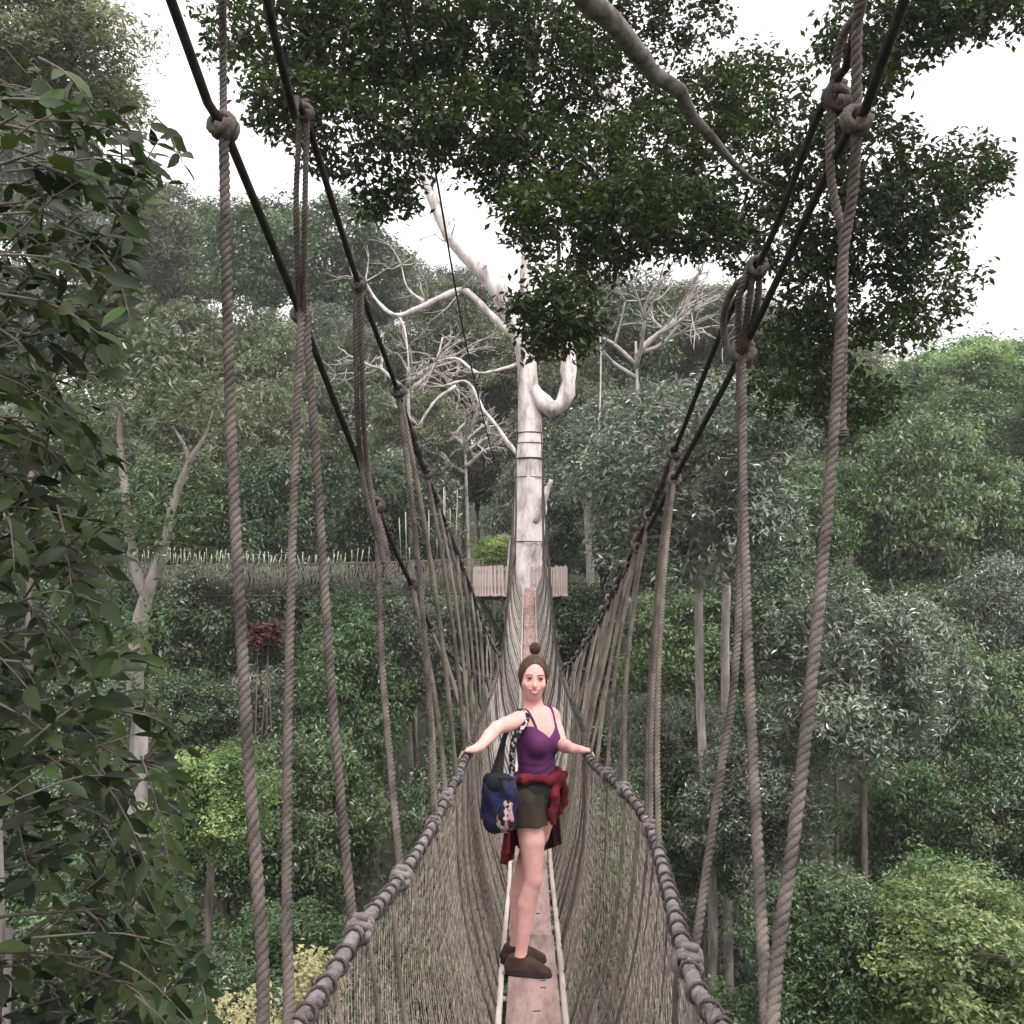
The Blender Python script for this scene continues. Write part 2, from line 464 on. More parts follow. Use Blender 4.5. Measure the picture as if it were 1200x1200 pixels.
def hanger(pts, r=.0145, m=None, laid=True):
    m = m or M_ROPE; r = r * .80
    return bmk('hanger_rope', rope(pts, r, r * 4.4) if laid else tube(spline(pts, 12), r, 6), m)
def cknot(k, d, R=.026, r=.0105, m=None):
    t = cabpt(k, d + .05) - cabpt(k, d - .05)
    bmk('knot', knot(cabpt(k, d), t, R * .82, r * .85), m or M_ROPE)
def rknot(s, d, R=.03, r=.0105):
    t = railpt(s, d + .03) - railpt(s, d - .03)
    bmk('knot', knot(railpt(s, d), t, R * .82, r * .85), M_RAIL)

# near hangers, left
hanger([cabpt('LB', 1.75), P(261, 30, 2.15), P(262, 148, 2.2)], .0115)
cknot('LB', 1.75, .022, .010)
hanger([P(262, 148, 2.2), P(270, 480, 2.15), P(288, 840, 1.95), P(308, 1200, 1.75), railpt(-1, 1.5)], .0155)
cknot('LA', 2.2, .03, .0125)
for off in (-4, 4):
    hanger([P(356 + off, 130, 2.6), P(352 + off * 1.3, 250, 2.7), P(354 + off * .6, 366, 2.85)], .0105)
hanger([P(353, 366, 2.85), P(345, 560, 2.7), P(338, 820, 2.4), P(336, 1060, 2.1), P(337, 1200, 1.95), railpt(-1, 1.75)], .0145)
hanger([P(358, 372, 2.95), P(372, 560, 2.9), P(388, 800, 2.75), P(405, 1000, 2.65), P(414, 1084, 2.6)], .0165)
cknot('LB', 2.6, .022, .010); cknot('LA', 2.95, .026, .0115); rknot(-1, 2.6, .034, .012)
for off in (-3.5, 3.5):
    hanger([P(420 + off, 334, 3.4), P(421 + off, 440, 3.5), P(427 + off, 545, 3.7), P(450, 660, 3.75)], .0125)
hanger([P(440, 595, 4.2), P(452, 640, 4.1), P(456, 684, 4.05)], .016)
hanger([P(442, 600, 4.2), P(447, 760, 3.9), P(458, 900, 3.5), P(470, 1024, 3.2)], .0165)
cknot('LB', 3.4, .024, .0105, M_LASH); cknot('LA', 4.2, .034, .013, M_LASH); rknot(-1, 3.2, .033, .012)
for k_, d_, e_, mm in (('LB', 4.2, 3.95, 0), ('LB', 4.3, 4.6, 1), ('LB', 5.2, 5.0, 0), ('LA', 5.2, 4.3, 0), ('LA', 5.3, 4.0, 1)):
    a = cabpt(k_, d_); b = railpt(-1, e_)
    hanger(sag(a, b, (.03, 0, -.02)), .0145, M_ROPE_OLD if mm else M_ROPE)
for d_ in (4.2, 5.2): cknot('LB', d_, .028, .0115, M_LASH)
cknot('LA', 5.2, .03, .012)
for d_ in (3.95, 4.3, 4.65): rknot(-1, d_, .03, .0105)
# near hangers, right
hanger([cabpt('RB', 2.12), P(985, 50, 2.25), P(974, 130, 2.3), P(974, 210, 2.32), P(988, 285, 2.3), P(988, 400, 2.28), P(986, 512, 2.25)], .0135)
hanger([cabpt('RB', 2.08), P(1004, 40, 2.14), P(1004, 140, 2.2), P(1000, 220, 2.24), P(988, 300, 2.26), P(984, 400, 2.24), P(968, 620, 2.1), P(940, 900, 1.9), P(906, 1190, 1.7), railpt(1, 1.45)], .0158)
bmk('rope_whipping', coil(P(986, 508, 2.25), (0, 0, 1), .0145, .003, 3, 10), M_LASH)
cknot('RA', 2.2, .030, .0135); cknot('RB', 2.3, .030, .013)
for dx in (-12, 0, 10):
    hanger([P(884 + dx * .5, 312, 2.95), P(878 + dx, 350, 3.0), P(870 + dx * .4, 412, 3.15)], .0135)
hanger([P(870, 408, 3.18), P(871, 560, 3.0), P(876, 740, 2.7), P(886, 960, 2.3), P(899, 1200, 1.9), railpt(1, 1.6)], .0168)
hanger([P(866, 415, 3.2), P(868, 600, 3.05), P(862, 780, 2.85), P(842, 920, 2.65), P(815, 1112, 2.36)], .0140)
cknot('RB', 2.95, .03, .012, M_LASH); cknot('RA', 3.2, .04, .015); rknot(1, 2.35, .036, .0125)
bmk('rope_loop', tube(spline([cabpt('RB', 2.97), P(860, 338, 3.1), P(848, 372, 3.2), P(852, 410, 3.25), P(864, 424, 3.2)], 14), .012, 7), M_LASH)
for k_, d_, e_, mm in (('RA', 4.4, 3.4, 1), ('RA', 4.45, 3.75, 0), ('RB', 4.5, 3.9, 0), ('RB', 5.2, 4.5, 0), ('RA', 5.4, 4.4, 0), ('RA', 5.6, 4.75, 0), ('RB', 5.6, 5.0, 1)):
    a = cabpt(k_, d_); b = railpt(1, e_)
    hanger(sag(a, b, (-.03, 0, -.02)), .0135, M_ROPE_OLD if mm else M_ROPE)
for d_ in (4.5, 5.2, 5.6): cknot('RB', d_, .032, .012, M_LASH)
for d_ in (4.4, 5.5): cknot('RA', d_, .03, .012)
for d_ in (3.75, 4.4, 4.75): rknot(1, d_, .032, .011)
# the rest of the hangers, to the far tree
for s, n_ in ((-1, 'L'), (1, 'R')):
    q = 5.7; k = 0
    while q < 27:
        key = n_ + ('A' if k % 2 else 'B')
        a = cabpt(key, q); b = railpt(s, q - (.55 if q < 11 else 0) * rnd.uniform(.4, 1.1) + rnd.uniform(-.12, .12))
        if a[2] - b[2] > .06:
            hanger(sag(a, b, (rnd.uniform(-.04, .04), rnd.uniform(-.03, .03), 0)), rnd.uniform(.010, .014), M_ROPE_OLD if rnd.random() < .6 else M_ROPE, laid=q < 8)
            if q < 14: cknot(key, q, .028, .011, M_LASH if k % 2 else M_ROPE_OLD)
        q += rnd.uniform(.2, .34) if q < 13 else rnd.uniform(.35, .5); k += 1

# ------------------------------------------------------------------ far platform round the white trunk
PC = np.array([P(609, 690, 28.6)[0], 28.6, -.66])
plat = thing('tree_platform', PC, 'round timber viewing platform with a low slatted fence built around the white trunk', 'platform')
def pmk(name, VF, m, parent=None, **k): return mk(name, (np.asarray(VF[0]) - PC, VF[1]), m, parent or plat, **k)
R0 = 1.38
for i in range(9):                                     # floor boards
    x = -1.24 + i * .31; h = math.sqrt(max(.05, R0 ** 2 - x * x))
    if abs(x) < .45:
        for sgn in (-1, 1):
            pmk('floor_board', box(PC[0] + x, PC[1] + sgn * (h + .5) / 2, PC[2], .29, h - .5, .05, .004), M_SLAT, smooth=False)
    else:
        pmk('floor_board', box(PC[0] + x, PC[1], PC[2], .29, 2 * h, .05, .004), M_SLAT, smooth=False)
SL = fast_mesh('slat', *box(0, 0, .40, .082, .022, .84, .004)); SL.materials.append(M_SLAT)
N = 74
for i in range(N):
    a = 2 * math.pi * i / N
    x, y = math.sin(a) * R0, -math.cos(a) * R0
    if y < 0 and abs(x) < .33: continue                # where the footbridge comes in
    if x < -1.2 and abs(y) < .35: continue             # where the second bridge leaves
    o = link('slat', SL, None, plat, smooth=False); o.location = (x, y, rnd.uniform(-.035, .035)); o.rotation_euler = (0, rnd.uniform(-.035, .035), a)
for z in (.30, .70):
    for a0, a1 in ((.25, 4.4), (5.0, 6.03)):
        a = np.linspace(a0, a1, 40); p = np.stack([PC[0] + np.sin(a) * (R0 - .035), PC[1] - np.cos(a) * (R0 - .035), np.full(40, PC[2] + z)], -1)
        pmk('fence_rail', tube(p, .028, 6), M_SLAT)
for i in range(8):
    a = 2 * math.pi * (i + .5) / 8
    o = PC + [math.sin(a) * 1.28, -math.cos(a) * 1.28, -.09]; q = PC + [math.sin(a) * .36, -math.cos(a) * .36, -1.55]
    pmk('strut', tube(np.array([o, q]), .055, 6), M_DARKWOOD)
    q2 = PC + [math.sin(a) * .36, -math.cos(a) * .36, -.09]
    pmk('joist', tube(np.array([o, q2]), .06, 6), M_DARKWOOD)

# ------------------------------------------------------------------ second bridge, leaving the platform to the left
E = P(560, 695, 29.0); W = P(150, 697, 33.5)
fb = thing('rope_bridge', (E + W) / 2, 'distant rope bridge with pale upright ropes, leaving the timber platform for the trees', 'bridge')
FO = np.array((E + W) / 2)
def fmk(name, VF, m, **k): return mk(name, (np.asarray(VF[0]) - FO, VF[1]), m, fb, **k)
def fpt(t, up=0.0, side=0.0):
    p = E * (1 - t) + W * t; p = p.copy(); p[2] += -.06 * 4 * t * (1 - t) + .0 + up
    dirn = (W - E); n = np.array([-dirn[1], dirn[0], 0]); n /= np.linalg.norm(n)
    return p + n * side
tt = np.linspace(0, 1, 40)
for i in range(9):
    t0, t1 = i / 9, (i + .985) / 9
    p = np.array([fpt(t) for t in np.linspace(t0, t1, 5)])
    Vq, Fq = tube(p, .10, 4); Vq[:, 2] = Vq[:, 2] * .22 + np.repeat(np.concatenate([[p[0, 2]], p[:, 2], [p[-1, 2]]]), 4) * .78
    fmk('plank', (Vq, Fq), M_DARKWOOD, smooth=False)
Vn, Fn = [], []
parts = []
for sd_ in (-.42, .42):
    fmk('hand_rope', tube(np.array([fpt(t, 1.0, sd_) for t in tt]), .014, 6), M_NET_FAR)
    n = 120
    for i in range(n):
        for sg in (-1, 1):
            t0 = (i + rnd.uniform(-.3, .3)) / n; t1 = t0 + sg * rnd.uniform(1.0, 2.6) / n
            mid_ = (fpt(t0, 1.0, sd_) + fpt(t1, 0, sd_ * .4)) / 2 + [0, 0, rnd.uniform(-.05, .05)]
            parts.append(tube(np.array([fpt(t0, 1.0, sd_), mid_, fpt(t1, 0, sd_ * .4)]), .0075, 3))
o = fmk('net', join(parts), M_NET_FAR); o['kind'] = 'stuff'
M_PALE_ROPE = mat('pale_rope', (.20, .20, .14), (.52, .51, .41), .9, 2.5)
def fcab(t): return 1.12 + 3.6 * np.clip(1 - t / .42, 0, 1) ** 2.0 + .45 * t
for sd_ in (-.5, .5):
    fmk('main_cable', tube(np.array([fpt(t, fcab(t), sd_ * (.6 + .4 * min(1, t * 4))) for t in np.linspace(-.03, 1, 60)]), .010, 6), M_CABLE)
    for i in range(58):
        t = .035 + i / 60 + rnd.uniform(-.004, .004)
        h = float(fcab(t)); h = min(h, 3.2); h = h * (rnd.uniform(.9, 1.12) if t > .3 else rnd.choice([1, .8, .55]))
        if t < .3 and rnd.random() < .45: continue
        if t < .13: pass
        fmk('hanger_rope', tube(np.array([fpt(t, h - .05, sd_), fpt(t + rnd.uniform(-.004, .004), 1.0, sd_ * .85)]), rnd.uniform(.009, .017), 5), M_PALE_ROPE)
# a thin stay cable from high over the footbridge to the far platform
guy = mk('stay_cable', tube(spline([P(452, -90, 8.5), P(470, 0, 9.5), P(510, 200, 13), P(546, 402, 19), P(580, 545, 28.3)], 60), .016, 6), M_CABLE)
tag(guy, 'thin dark stay cable slanting down through the foliage to the far platform', 'cable')
# ------------------------------------------------------------------ foliage
def unit(v): return v / (np.linalg.norm(v, axis=-1, keepdims=True) + 1e-12)

def leaves(pos, nrm, size, aspect=.45, fold=.18, tint=None, shape=4, droop=0.0):
    """leaf blades: pos = stalk end, nrm = facing; returns V, F, tint per vertex"""
    n = len(pos); size = np.broadcast_to(np.asarray(size, float), (n,))[:, None]
    r = unit(rng.standard_normal((n, 3))); u = unit(np.cross(nrm, r)); u[:, 2] -= droop; u = unit(u)
    w = unit(np.cross(nrm, u)); nn = unit(np.cross(u, w))
    if shape == 4:
        V = np.stack([pos, pos + size * (.5 * u + aspect * .5 * w) + size * fold * .5 * nn, pos + size * u, pos + size * (.5 * u - aspect * .5 * w) + size * fold * .5 * nn], 1)
        F = (np.arange(n)[:, None] * 4 + np.array([[0, 1, 2, 3]]))
    else:                                              # a pointed oval with a crease and a bent tip
        a = aspect * .5
        V = np.stack([pos, pos + size * (.28 * u + a * .85 * w + fold * .5 * nn), pos + size * (.62 * u + a * .9 * w + fold * .4 * nn), pos + size * (1.0 * u - .12 * nn),
                      pos + size * (.62 * u - a * .9 * w + fold * .4 * nn), pos + size * (.28 * u - a * .85 * w + fold * .5 * nn), pos + size * (.5 * u)], 1)
        F = np.concatenate([np.arange(n)[:, None] * 7 + np.array([q]) for q in ([0, 1, 2, 6], [6, 2, 3, 3], [6, 3, 4, 4], [0, 6, 4, 5])])
    k = V.shape[1]
    if tint is None: tint = np.clip(rng.normal(.45, .22, n), 0, 1)
    return V.reshape(-1, 3), F, np.repeat(tint, k)

def leaf_mesh(name, V, F, t, m):
    if F.shape[1] == 4 and len(F) and (F[:, 2] == F[:, 3]).any():
        q = F[F[:, 2] != F[:, 3]]; tr = F[F[:, 2] == F[:, 3]][:, :3]
        F = np.vstack([q[:, [0, 1, 2]], q[:, [0, 2, 3]], tr])
    me = fast_mesh(name, V, F)
    a = me.attributes.new('tint', 'FLOAT', 'POINT'); a.data.foreach_set('value', t.astype(np.float32))
    me.materials.append(m)
    me.polygons.foreach_set('use_smooth', np.zeros(len(F), dtype=bool))
    return me

def crown_points(n_lobes, n_sub, per, spread, squash=.8, seed=0, lobe=(.28, .46), sub_r=.10):
    g = np.random.default_rng(seed)
    P_, N_, T_ = [], [], []
    a = g.uniform(0, 2 * math.pi, n_lobes); z = np.linspace(-1.0, .95, n_lobes) + g.normal(0, .08, n_lobes); z = np.clip(z, -1.1, 1)
    rr = np.sqrt(np.clip(1 - z * z * .8, 0.1, 1)) * .62 * g.uniform(.55, 1.1, n_lobes)
    a = np.arange(n_lobes) * 2.39996 + g.normal(0, .3, n_lobes)
    LC = np.stack([rr * np.cos(a), rr * np.sin(a), z * .62], -1); LR = g.uniform(*lobe, n_lobes)
    for c, r in zip(LC, LR):
        d = unit(g.standard_normal((n_sub, 3)) + [0, 0, .35] + .5 * c / (np.linalg.norm(c) + .1))
        s = c + d * r * g.uniform(.55, 1.28, (n_sub, 1))
        lt = g.normal(0, .15)
        for q, dd in zip(s, d):
            k = max(3, int(per * g.uniform(.5, 1.5)))
            o = g.standard_normal((k, 3)) * sub_r * [1, 1, .55]
            P_.append(q + o); N_.append(unit(dd * .55 + np.array([0, 0, .75]) + g.standard_normal((k, 3)) * spread))
            T_.append(np.clip(g.normal(.40 + lt + g.normal(0, .16), .22, k), 0, 1))
    p = np.vstack(P_); p[:, 2] *= squash
    return p, np.vstack(N_), np.concatenate(T_), LC * [1, 1, squash]

def limbs(LC, base_r=.045, drop=-.75):
    out = []
    for c in LC:
        k = rng.normal(0, .05, 3)
        st = np.array([0, 0, rng.uniform(drop, -.25)])
        out.append(tube(spline([st, st * .4 + c * .35 + [0, 0, -.1] + k, c], 8), [base_r * .75, base_r * .5, base_r * .18], 6))
        for _ in range(2):
            e = c + unit(rng.standard_normal(3)) * .28
            out.append(tube(spline([c * .7 + st * .1, (c + e) / 2, e], 5), [base_r * .3, base_r * .1], 5))
    out.append(tube(spline([[0, 0, drop - .05], [.03, .02, -.3], [0, 0, .1]], 8), [base_r, base_r * .8, base_r * .35], 7))
    return join(out)

L_OLIVE = leaf_mat('leaf_olive', (.040, .054, .024), (.25, .275, .165), .30, .42, .6)
L_DARK = leaf_mat('leaf_dark_green', (.018, .038, .014), (.125, .185, .080), .25, .34, .7)
L_GREY = leaf_mat('leaf_grey_green', (.034, .050, .031), (.235, .27, .20), .22, .28, .9)
L_BRIGHT = leaf_mat('leaf_bright_green', (.055, .10, .028), (.36, .46, .19), .35, .40, .5)  # light end raised, putting sunlight on the low right tree into its green
L_MID = leaf_mat('leaf_mid_green', (.024, .052, .018), (.17, .26, .10), .30, .36, .65)
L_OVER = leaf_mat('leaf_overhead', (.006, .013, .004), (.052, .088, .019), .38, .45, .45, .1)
L_NEAR = leaf_mat('leaf_glossy', (.004, .011, .004), (.044, .076, .018), .22, .48, .25, .3)  # albedo lowered so the colour itself carries the shade on this tree
L_YELLOW = leaf_mat('leaf_yellow', (.26, .26, .12), (.56, .52, .30), .35, .5, .4)
L_RED = leaf_mat('leaf_dead_red', (.035, .010, .010), (.085, .018, .018), .2, .6, .3)

PROTO = {}
def proto(key, m, bark, leaf, aspect, **kw):
    for v in range(3):
        p, n, t, LC = crown_points(seed=hash(key) % 1000 + 31 * v if False else sum(map(ord, key)) + 31 * v, **kw)
        V, F, tv = leaves(p, n, leaf * rng.uniform(.65, 1.3, len(p)), aspect, tint=t, droop=.25)
        me = leaf_mesh(key + '_crown', V, F, tv, m)
        lm = fast_mesh(key + '_limbs', *limbs(LC)); lm.materials.append(bark)
        lm.polygons.foreach_set('use_smooth', np.ones(len(lm.polygons), dtype=bool))
        PROTO.setdefault(key, []).append((me, lm))
proto('feathery', L_OLIVE, M_BARK_BROWN, .062, .26, n_lobes=34, n_sub=30, per=28, spread=.5, squash=.8, sub_r=.060, lobe=(.13, .36))
proto('dark', L_DARK, M_BARK_BROWN, .056, .46, n_lobes=34, n_sub=30, per=26, spread=.55, squash=.9, sub_r=.065, lobe=(.13, .36))
proto('grey', L_GREY, M_BARK_BROWN, .054, .34, n_lobes=34, n_sub=30, per=26, spread=.65, squash=.85, sub_r=.064, lobe=(.13, .36))
proto('bright', L_BRIGHT, M_BARK_BROWN, .054, .48, n_lobes=34, n_sub=30, per=26, spread=.5, squash=.78, sub_r=.060, lobe=(.13, .36))
proto('mid', L_MID, M_BARK_BROWN, .054, .44, n_lobes=34, n_sub=30, per=26, spread=.55, squash=.95, sub_r=.064, lobe=(.13, .36))

TRUNKS = {}
def trunk_mesh(bark, v):
    k = (bark.name, v)
    if k not in TRUNKS:
        g = np.random.default_rng(v + 5)
        pts = np.stack([g.normal(0, 1.3, 6), g.normal(0, 1.3, 6), np.linspace(-.06, 1, 6)], -1); pts[0, :2] = pts[-1, :2] = 0
        V_, F_ = tube(spline(pts * [1, 1, 60], 22), [1.7, 1.25, 1.1, 1, .95, .9, .8], 10, .04); V_ = V_ / [1, 1, 60]
        me = fast_mesh('trunk', V_, F_); me.materials.append(bark)
        me.polygons.foreach_set('use_smooth', np.ones(len(me.polygons), dtype=bool))
        TRUNKS[k] = me
    return TRUNKS[k]

def place_tree(key, c, r, label, group=None, name='forest_tree', bark=None, tr=None, zs=1.0):
    c = np.asarray(c, float); g = float(hill(c[0], c[1])); H = max(c[2] - g, .6 * r)
    root = thing(name, (c[0], c[1], g), label, 'tree', group)
    me, lm = PROTO[key][rnd.randrange(3)]
    rz = rnd.uniform(0, 6.28)
    bark = bark or lm.materials[0]
    tr = tr or max(.07, r * .030)
    t = link('trunk', trunk_mesh({M_BARK_DULL: M_TRUNK_DULL}.get(bark, M_TRUNK_BROWN), rnd.randrange(4)), None, root); t.scale = (tr, tr, max(H - r * .55 * zs, .5)); t.rotation_euler = (0, 0, rz)
    l = link('limbs', lm, None, root); l.material_slots[0].link = 'OBJECT'; l.material_slots[0].material = bark; l.location = (0, 0, H); l.scale = (r, r, r * zs); l.rotation_euler = (0, 0, rz)
    o = link('crown', me, None, root, smooth=False); o.location = (0, 0, H); o.scale = (r, r, r * zs); o.rotation_euler = (rnd.uniform(-.1, .1), rnd.uniform(-.1, .1), rz)
    return root

KIND = {'feathery': 'pale olive feathery-leaved tree', 'dark': 'dark green broad-leaved tree', 'grey': 'grey-green shiny-leaved tree', 'bright': 'light green tree', 'mid': 'mid-green tree'}
def zone(px, row, d):
    if row < 400: return 'on the skyline above the distant bridge' if px < 600 else 'on the skyline beyond the domed tree'
    if row < 530: return 'on the upper slope left of the white giant' if px < 600 else 'on the upper slope right of the white giant'
    if row < 690: return 'on the slope right behind the distant bridge' if px < 600 else 'in the wood behind the domed tree'
    if row < 850: return 'rising just below the distant bridge' if px < 560 else 'among the trunks right of the main bridge' if px > 700 else 'under the round platform'
    if px < 400: return 'low in the valley behind the large-leaved branches'
    if px > 780: return 'low in the valley around the bright yellow-green tree'
    return 'deep beneath the planks of the main bridge'
def crowd(key, px, py, d, rpx, zs=1.0):
    r = rpx * d / FOCAL
    lab = KIND[key] + ' ' + zone(px, py, d)
    place_tree(key, P(px, py, d), r, lab, lab.replace(' tree ', ' trees ', 1), zs=zs)

def skyline(px):
    return np.interp(px, [-300, 0, 60, 150, 220, 330, 430, 520, 560, 640, 720, 830, 900, 1000, 1060, 1110, 1200, 1500], [110, 120, 140, 195, 215, 232, 250, 295, 345, 350, 335, 325, 330, 380, 440, 405, 400, 390])
def pick(px, row):
    u = rnd.random()
    if row < 560:
        if px < 560: return 'feathery' if u < .62 else ('grey' if u < .85 else 'dark')
        if px > 930: return 'mid' if u < .6 else 'feathery' if u < .8 else 'bright'
        return 'grey' if u < .5 else 'feathery' if u < .8 else 'dark'
    if px < 400: return 'dark' if u < .5 else ('mid' if u < .85 else 'grey')
    if px > 950: return ('grey' if u < .3 else 'mid' if u < .62 else 'bright' if u < .75 else 'dark')
    return 'dark' if u < .42 else ('mid' if u < .7 else 'grey')
# skyline row, then rows stepping down into the valley
for px in range(-150, 1380, 74):
    rp = rnd.uniform(66, 100); d = rnd.uniform(56, 72)
    x = px + rnd.uniform(-20, 20)
    crowd(pick(x, 300), x, skyline(x) + rp * .78 + rnd.uniform(-12, 20), d, rp, rnd.uniform(.9, 1.3))
for row, d0_, d1_, r0_, r1_, st in ((415, 52, 60, 70, 95, 88), (515, 45, 52, 70, 95, 92), (620, 38.5, 44, 70, 95, 96), (735, 33.5, 38, 70, 100, 104), (850, 28, 32, 75, 110, 118), (975, 21, 26, 85, 125, 135), (1110, 16, 20, 100, 130, 165), (1270, 12.5, 15.5, 120, 150, 200)):
    for px in range(-160, 1400, st):
        x = px + rnd.uniform(-.3, .3) * st; y = row + rnd.uniform(-30, 30)
        d = rnd.uniform(d0_, d1_)
        if row == 850 and 470 < x < 760: d = 32; y = 920
        if row == 1270 and 520 < x < 720: continue
        if row == 415 and x > 1000: y += 60
        if 740 < x < 880 and row in (850, 975, 1110): d = rnd.uniform(25.5, 30)
        crowd(pick(x, y), x, y, d, rnd.uniform(r0_, r1_), rnd.uniform(.85, 1.35))

# ------------------------------------------------------------------ trees that can be singled out
def branchy(root, O, paths, m, name='branch', sides=9, lump=.0):
    for pts, rads in paths:
        p = spline(pts, max(10, 4 * len(pts)))
        if len(rads) == len(pts):                       # radii belong to the control points
            q_ = np.asarray(pts, float); cum = np.concatenate([[0], np.cumsum(np.linalg.norm(np.diff(q_, axis=0), axis=1))])
            rads = list(np.interp(np.linspace(0, 1, len(p)), cum / cum[-1], rads))
        rr_ = np.interp(np.linspace(0, 1, len(p)), np.linspace(0, 1, len(rads)), rads)
        rr_ = rr_ * (1 + lump * rng.standard_normal(len(p)))
        p = p + rng.standard_normal(p.shape) * (lump * .5 * rr_)[:, None]
        V_, F_ = tube(p, rr_, sides, .03 + lump * .4); mk(name, (V_ - O, F_), m, root)

# the white-trunked giant that carries the platform
TX = P(618, 640, 28.7)
O = np.array([TX[0], 28.7, float(hill(TX[0], 28.7))])
giant = thing('giant_tree', O, 'tall emergent tree with a smooth white trunk rising through the round platform', 'tree')
D = 28.7
tp = [O + [0, 0, -.6], O + [.05, 0, 3], P(622, 1100, D), P(619, 800, D), P(616, 690, D), P(617, 640, D), P(620, 560, D), P(621, 500, D), P(619, 450, D), P(613, 405, D), P(600, 372, D), P(578, 332, D), P(552, 306, D), P(528, 280, D - .2), P(500, 215, D), P(470, 120, D), P(450, 20, D), P(440, -60, D)]
branchy(giant, O, [(tp, [1.5, 1.15, .95, .72, .58, .51, .41, .345, .305, .285, .27, .25, .22, .18, .15, .12, .09, .06])], M_BARK_PALE, 'trunk', 16, lump=.035)
branchy(giant, O, [
 ([P(621, 452, D), P(633, 468, D - .2), P(648, 480, D - .3), P(662, 468, D - .3), P(667, 440, D - .3), P(667, 405, D - .2), P(676, 360, D), P(690, 300, D), P(700, 200, D), P(720, 80, D), P(730, -40, D)], [.24, .23, .23, .24, .23, .2, .17, .14, .11, .07]),
 ([P(612, 405, D), P(612, 360, D), P(616, 300, D + .2), P(612, 230, D), P(622, 100, D), P(618, 0, D)], [.22, .13, .11, .09, .06]),
 ([P(608, 400, D), P(572, 366, D), P(545, 341, D), P(520, 347, D), P(488, 362, D), P(462, 369, D), P(440, 350, D + .3), P(428, 330, D + .4)], [.13, .12, .10, .09, .07, .05, .03]),
 ([P(466, 368, D), P(475, 390, D), P(480, 440, D)], [.05, .03, .02]),
 ([P(500, 356, D), P(478, 338, D), P(470, 310, D)], [.05, .03, .015]),
 ([P(614, 540, D), P(596, 520, D), P(580, 497, D), P(566, 480, D), P(548, 448, D), P(520, 452, D)], [.09, .07, .06, .05, .03]),
 ([P(612, 425, D), P(590, 432, D), P(560, 437, D), P(535, 420, D), P(510, 424, D)], [.07, .05, .05, .04, .02]),
 ([P(535, 452, D), P(510, 470, D), P(490, 500, D)], [.06, .05, .03]),
 ([P(626, 612, D - .3), P(636, 590, D - .5), P(646, 562, D - .6)], [.13, .11, .06]),
 ([P(632, 640, D - .2), P(637, 600, D - .1), P(640, 570, D)], [.12, .09, .05])], M_BARK_PALE, lump=.09)
tw_ = []
for a_, n_ in ((P(428, 330, D + .4), 5), (P(470, 310, D), 4), (P(520, 452, D), 5), (P(510, 424, D), 5), (P(490, 500, D), 4), (P(480, 440, D), 3), (P(540, 341, D), 4), (P(560, 437, D), 3), (P(528, 280, D - .2), 5), (P(676, 360, D), 5), (P(500, 356, D), 3)):
    for _ in range(n_):
        d1 = unit(rng.normal(0, 1, 3) + [-.4, 0, .35]); e1 = a_ + d1 * rng.uniform(.5, 1.3)
        tw_.append(tube(spline([a_, (a_ + e1) / 2 + rng.normal(0, .12, 3), e1], 6), [.03, .008], 5))
        for _ in range(2):
            e2 = e1 + unit(d1 + rng.normal(0, .6, 3)) * rng.uniform(.3, .7); tw_.append(tube(spline([(a_ + e1) / 2 * .3 + e1 * .7, (e1 + e2) / 2, e2], 5), [.012, .005], 4))
o = mk('twigs', (join(tw_)[0] - O, join(tw_)[1]), M_BARE, giant); o['kind'] = 'stuff'
for yy, th in ((508, .018), (520, .012), (538, .024), (560, .012), (635, .014)):
    c = P(620 if yy > 550 else 621, yy, D); rad = np.interp(yy, [500, 560, 640], [.360, .425, .525])
    mk('cable_band', (coil(c, (0.02, 0, 1), rad + .01, th, 1.15, 26)[0] - O, coil(c, (0.02, 0, 1), rad + .01, th, 1.15, 26)[1]), M_CABLE, giant)
p, n, t, LC = crown_points(12, 40, 18, .5, .6, 99, sub_r=.09)
p = p * [8, 6, 5] + P(620, -170, 29)
V, F, tv = leaves(p, n, rng.uniform(.2, .34, len(p)), .4, tint=t)
link('crown', leaf_mesh('giant_crown', V - O, F, tv, L_MID), None, giant, smooth=False)

# tree with the grey-green crown and straight pale trunk right of the bridge
place_tree('grey', P(818, 560, 23.5), 180 * 23.5 / FOCAL, 'large grey-green domed tree on a slender pale trunk beside the main bridge', name='domed_tree', bark=M_BARK_DULL, tr=.115, zs=.9)
place_tree('grey', P(735, 520, 34), 105 * 34 / FOCAL, 'grey-green round tree whose crown touches the white giant trunk', name='round_tree', bark=M_BARK_DULL, tr=.13, zs=.8)
place_tree('grey', P(1010, 790, 22), 150 * 22 / FOCAL, 'bushy tree with drooping silvery leaves below the domed tree', name='silvery_tree', bark=M_BARK_BROWN, tr=.10, zs=1.0)
place_tree('bright', P(1120, 1120, 13), 140 * 13 / FOCAL, 'bright yellow-green leafy tree top low in the valley', name='lime_green_tree', zs=.9)
place_tree('mid', P(960, 1110, 13.5), 110 * 13.5 / FOCAL, 'leafy green tree leaning against the bright yellow-green tree top', name='valley_tree', zs=1.0)
place_tree('mid', P(1090, 620, 40), 110 * 40 / FOCAL, 'tall fresh green tree with hanging creepers beyond the silvery tree', name='creeper_tree', zs=1.5)
place_tree('feathery', P(50, 62, 24), 160 * 24 / FOCAL, 'tall tree with an open feathery crown reaching above the large-leaved branches', name='tall_tree', zs=.75)
place_tree('bright', P(250, 935, 14), 95 * 14 / FOCAL, 'small bright green tree behind the large-leaved branches', name='young_tree', zs=.9)
place_tree('mid', P(420, 740, 34), 80 * 34 / FOCAL, 'leafy green tree directly under the distant bridge', name='understory_tree', zs=.8)
place_tree('bright', P(580, 650, 33), 34 * 33 / FOCAL, 'small light green sapling behind the platform fence', name='sapling', zs=1.0)

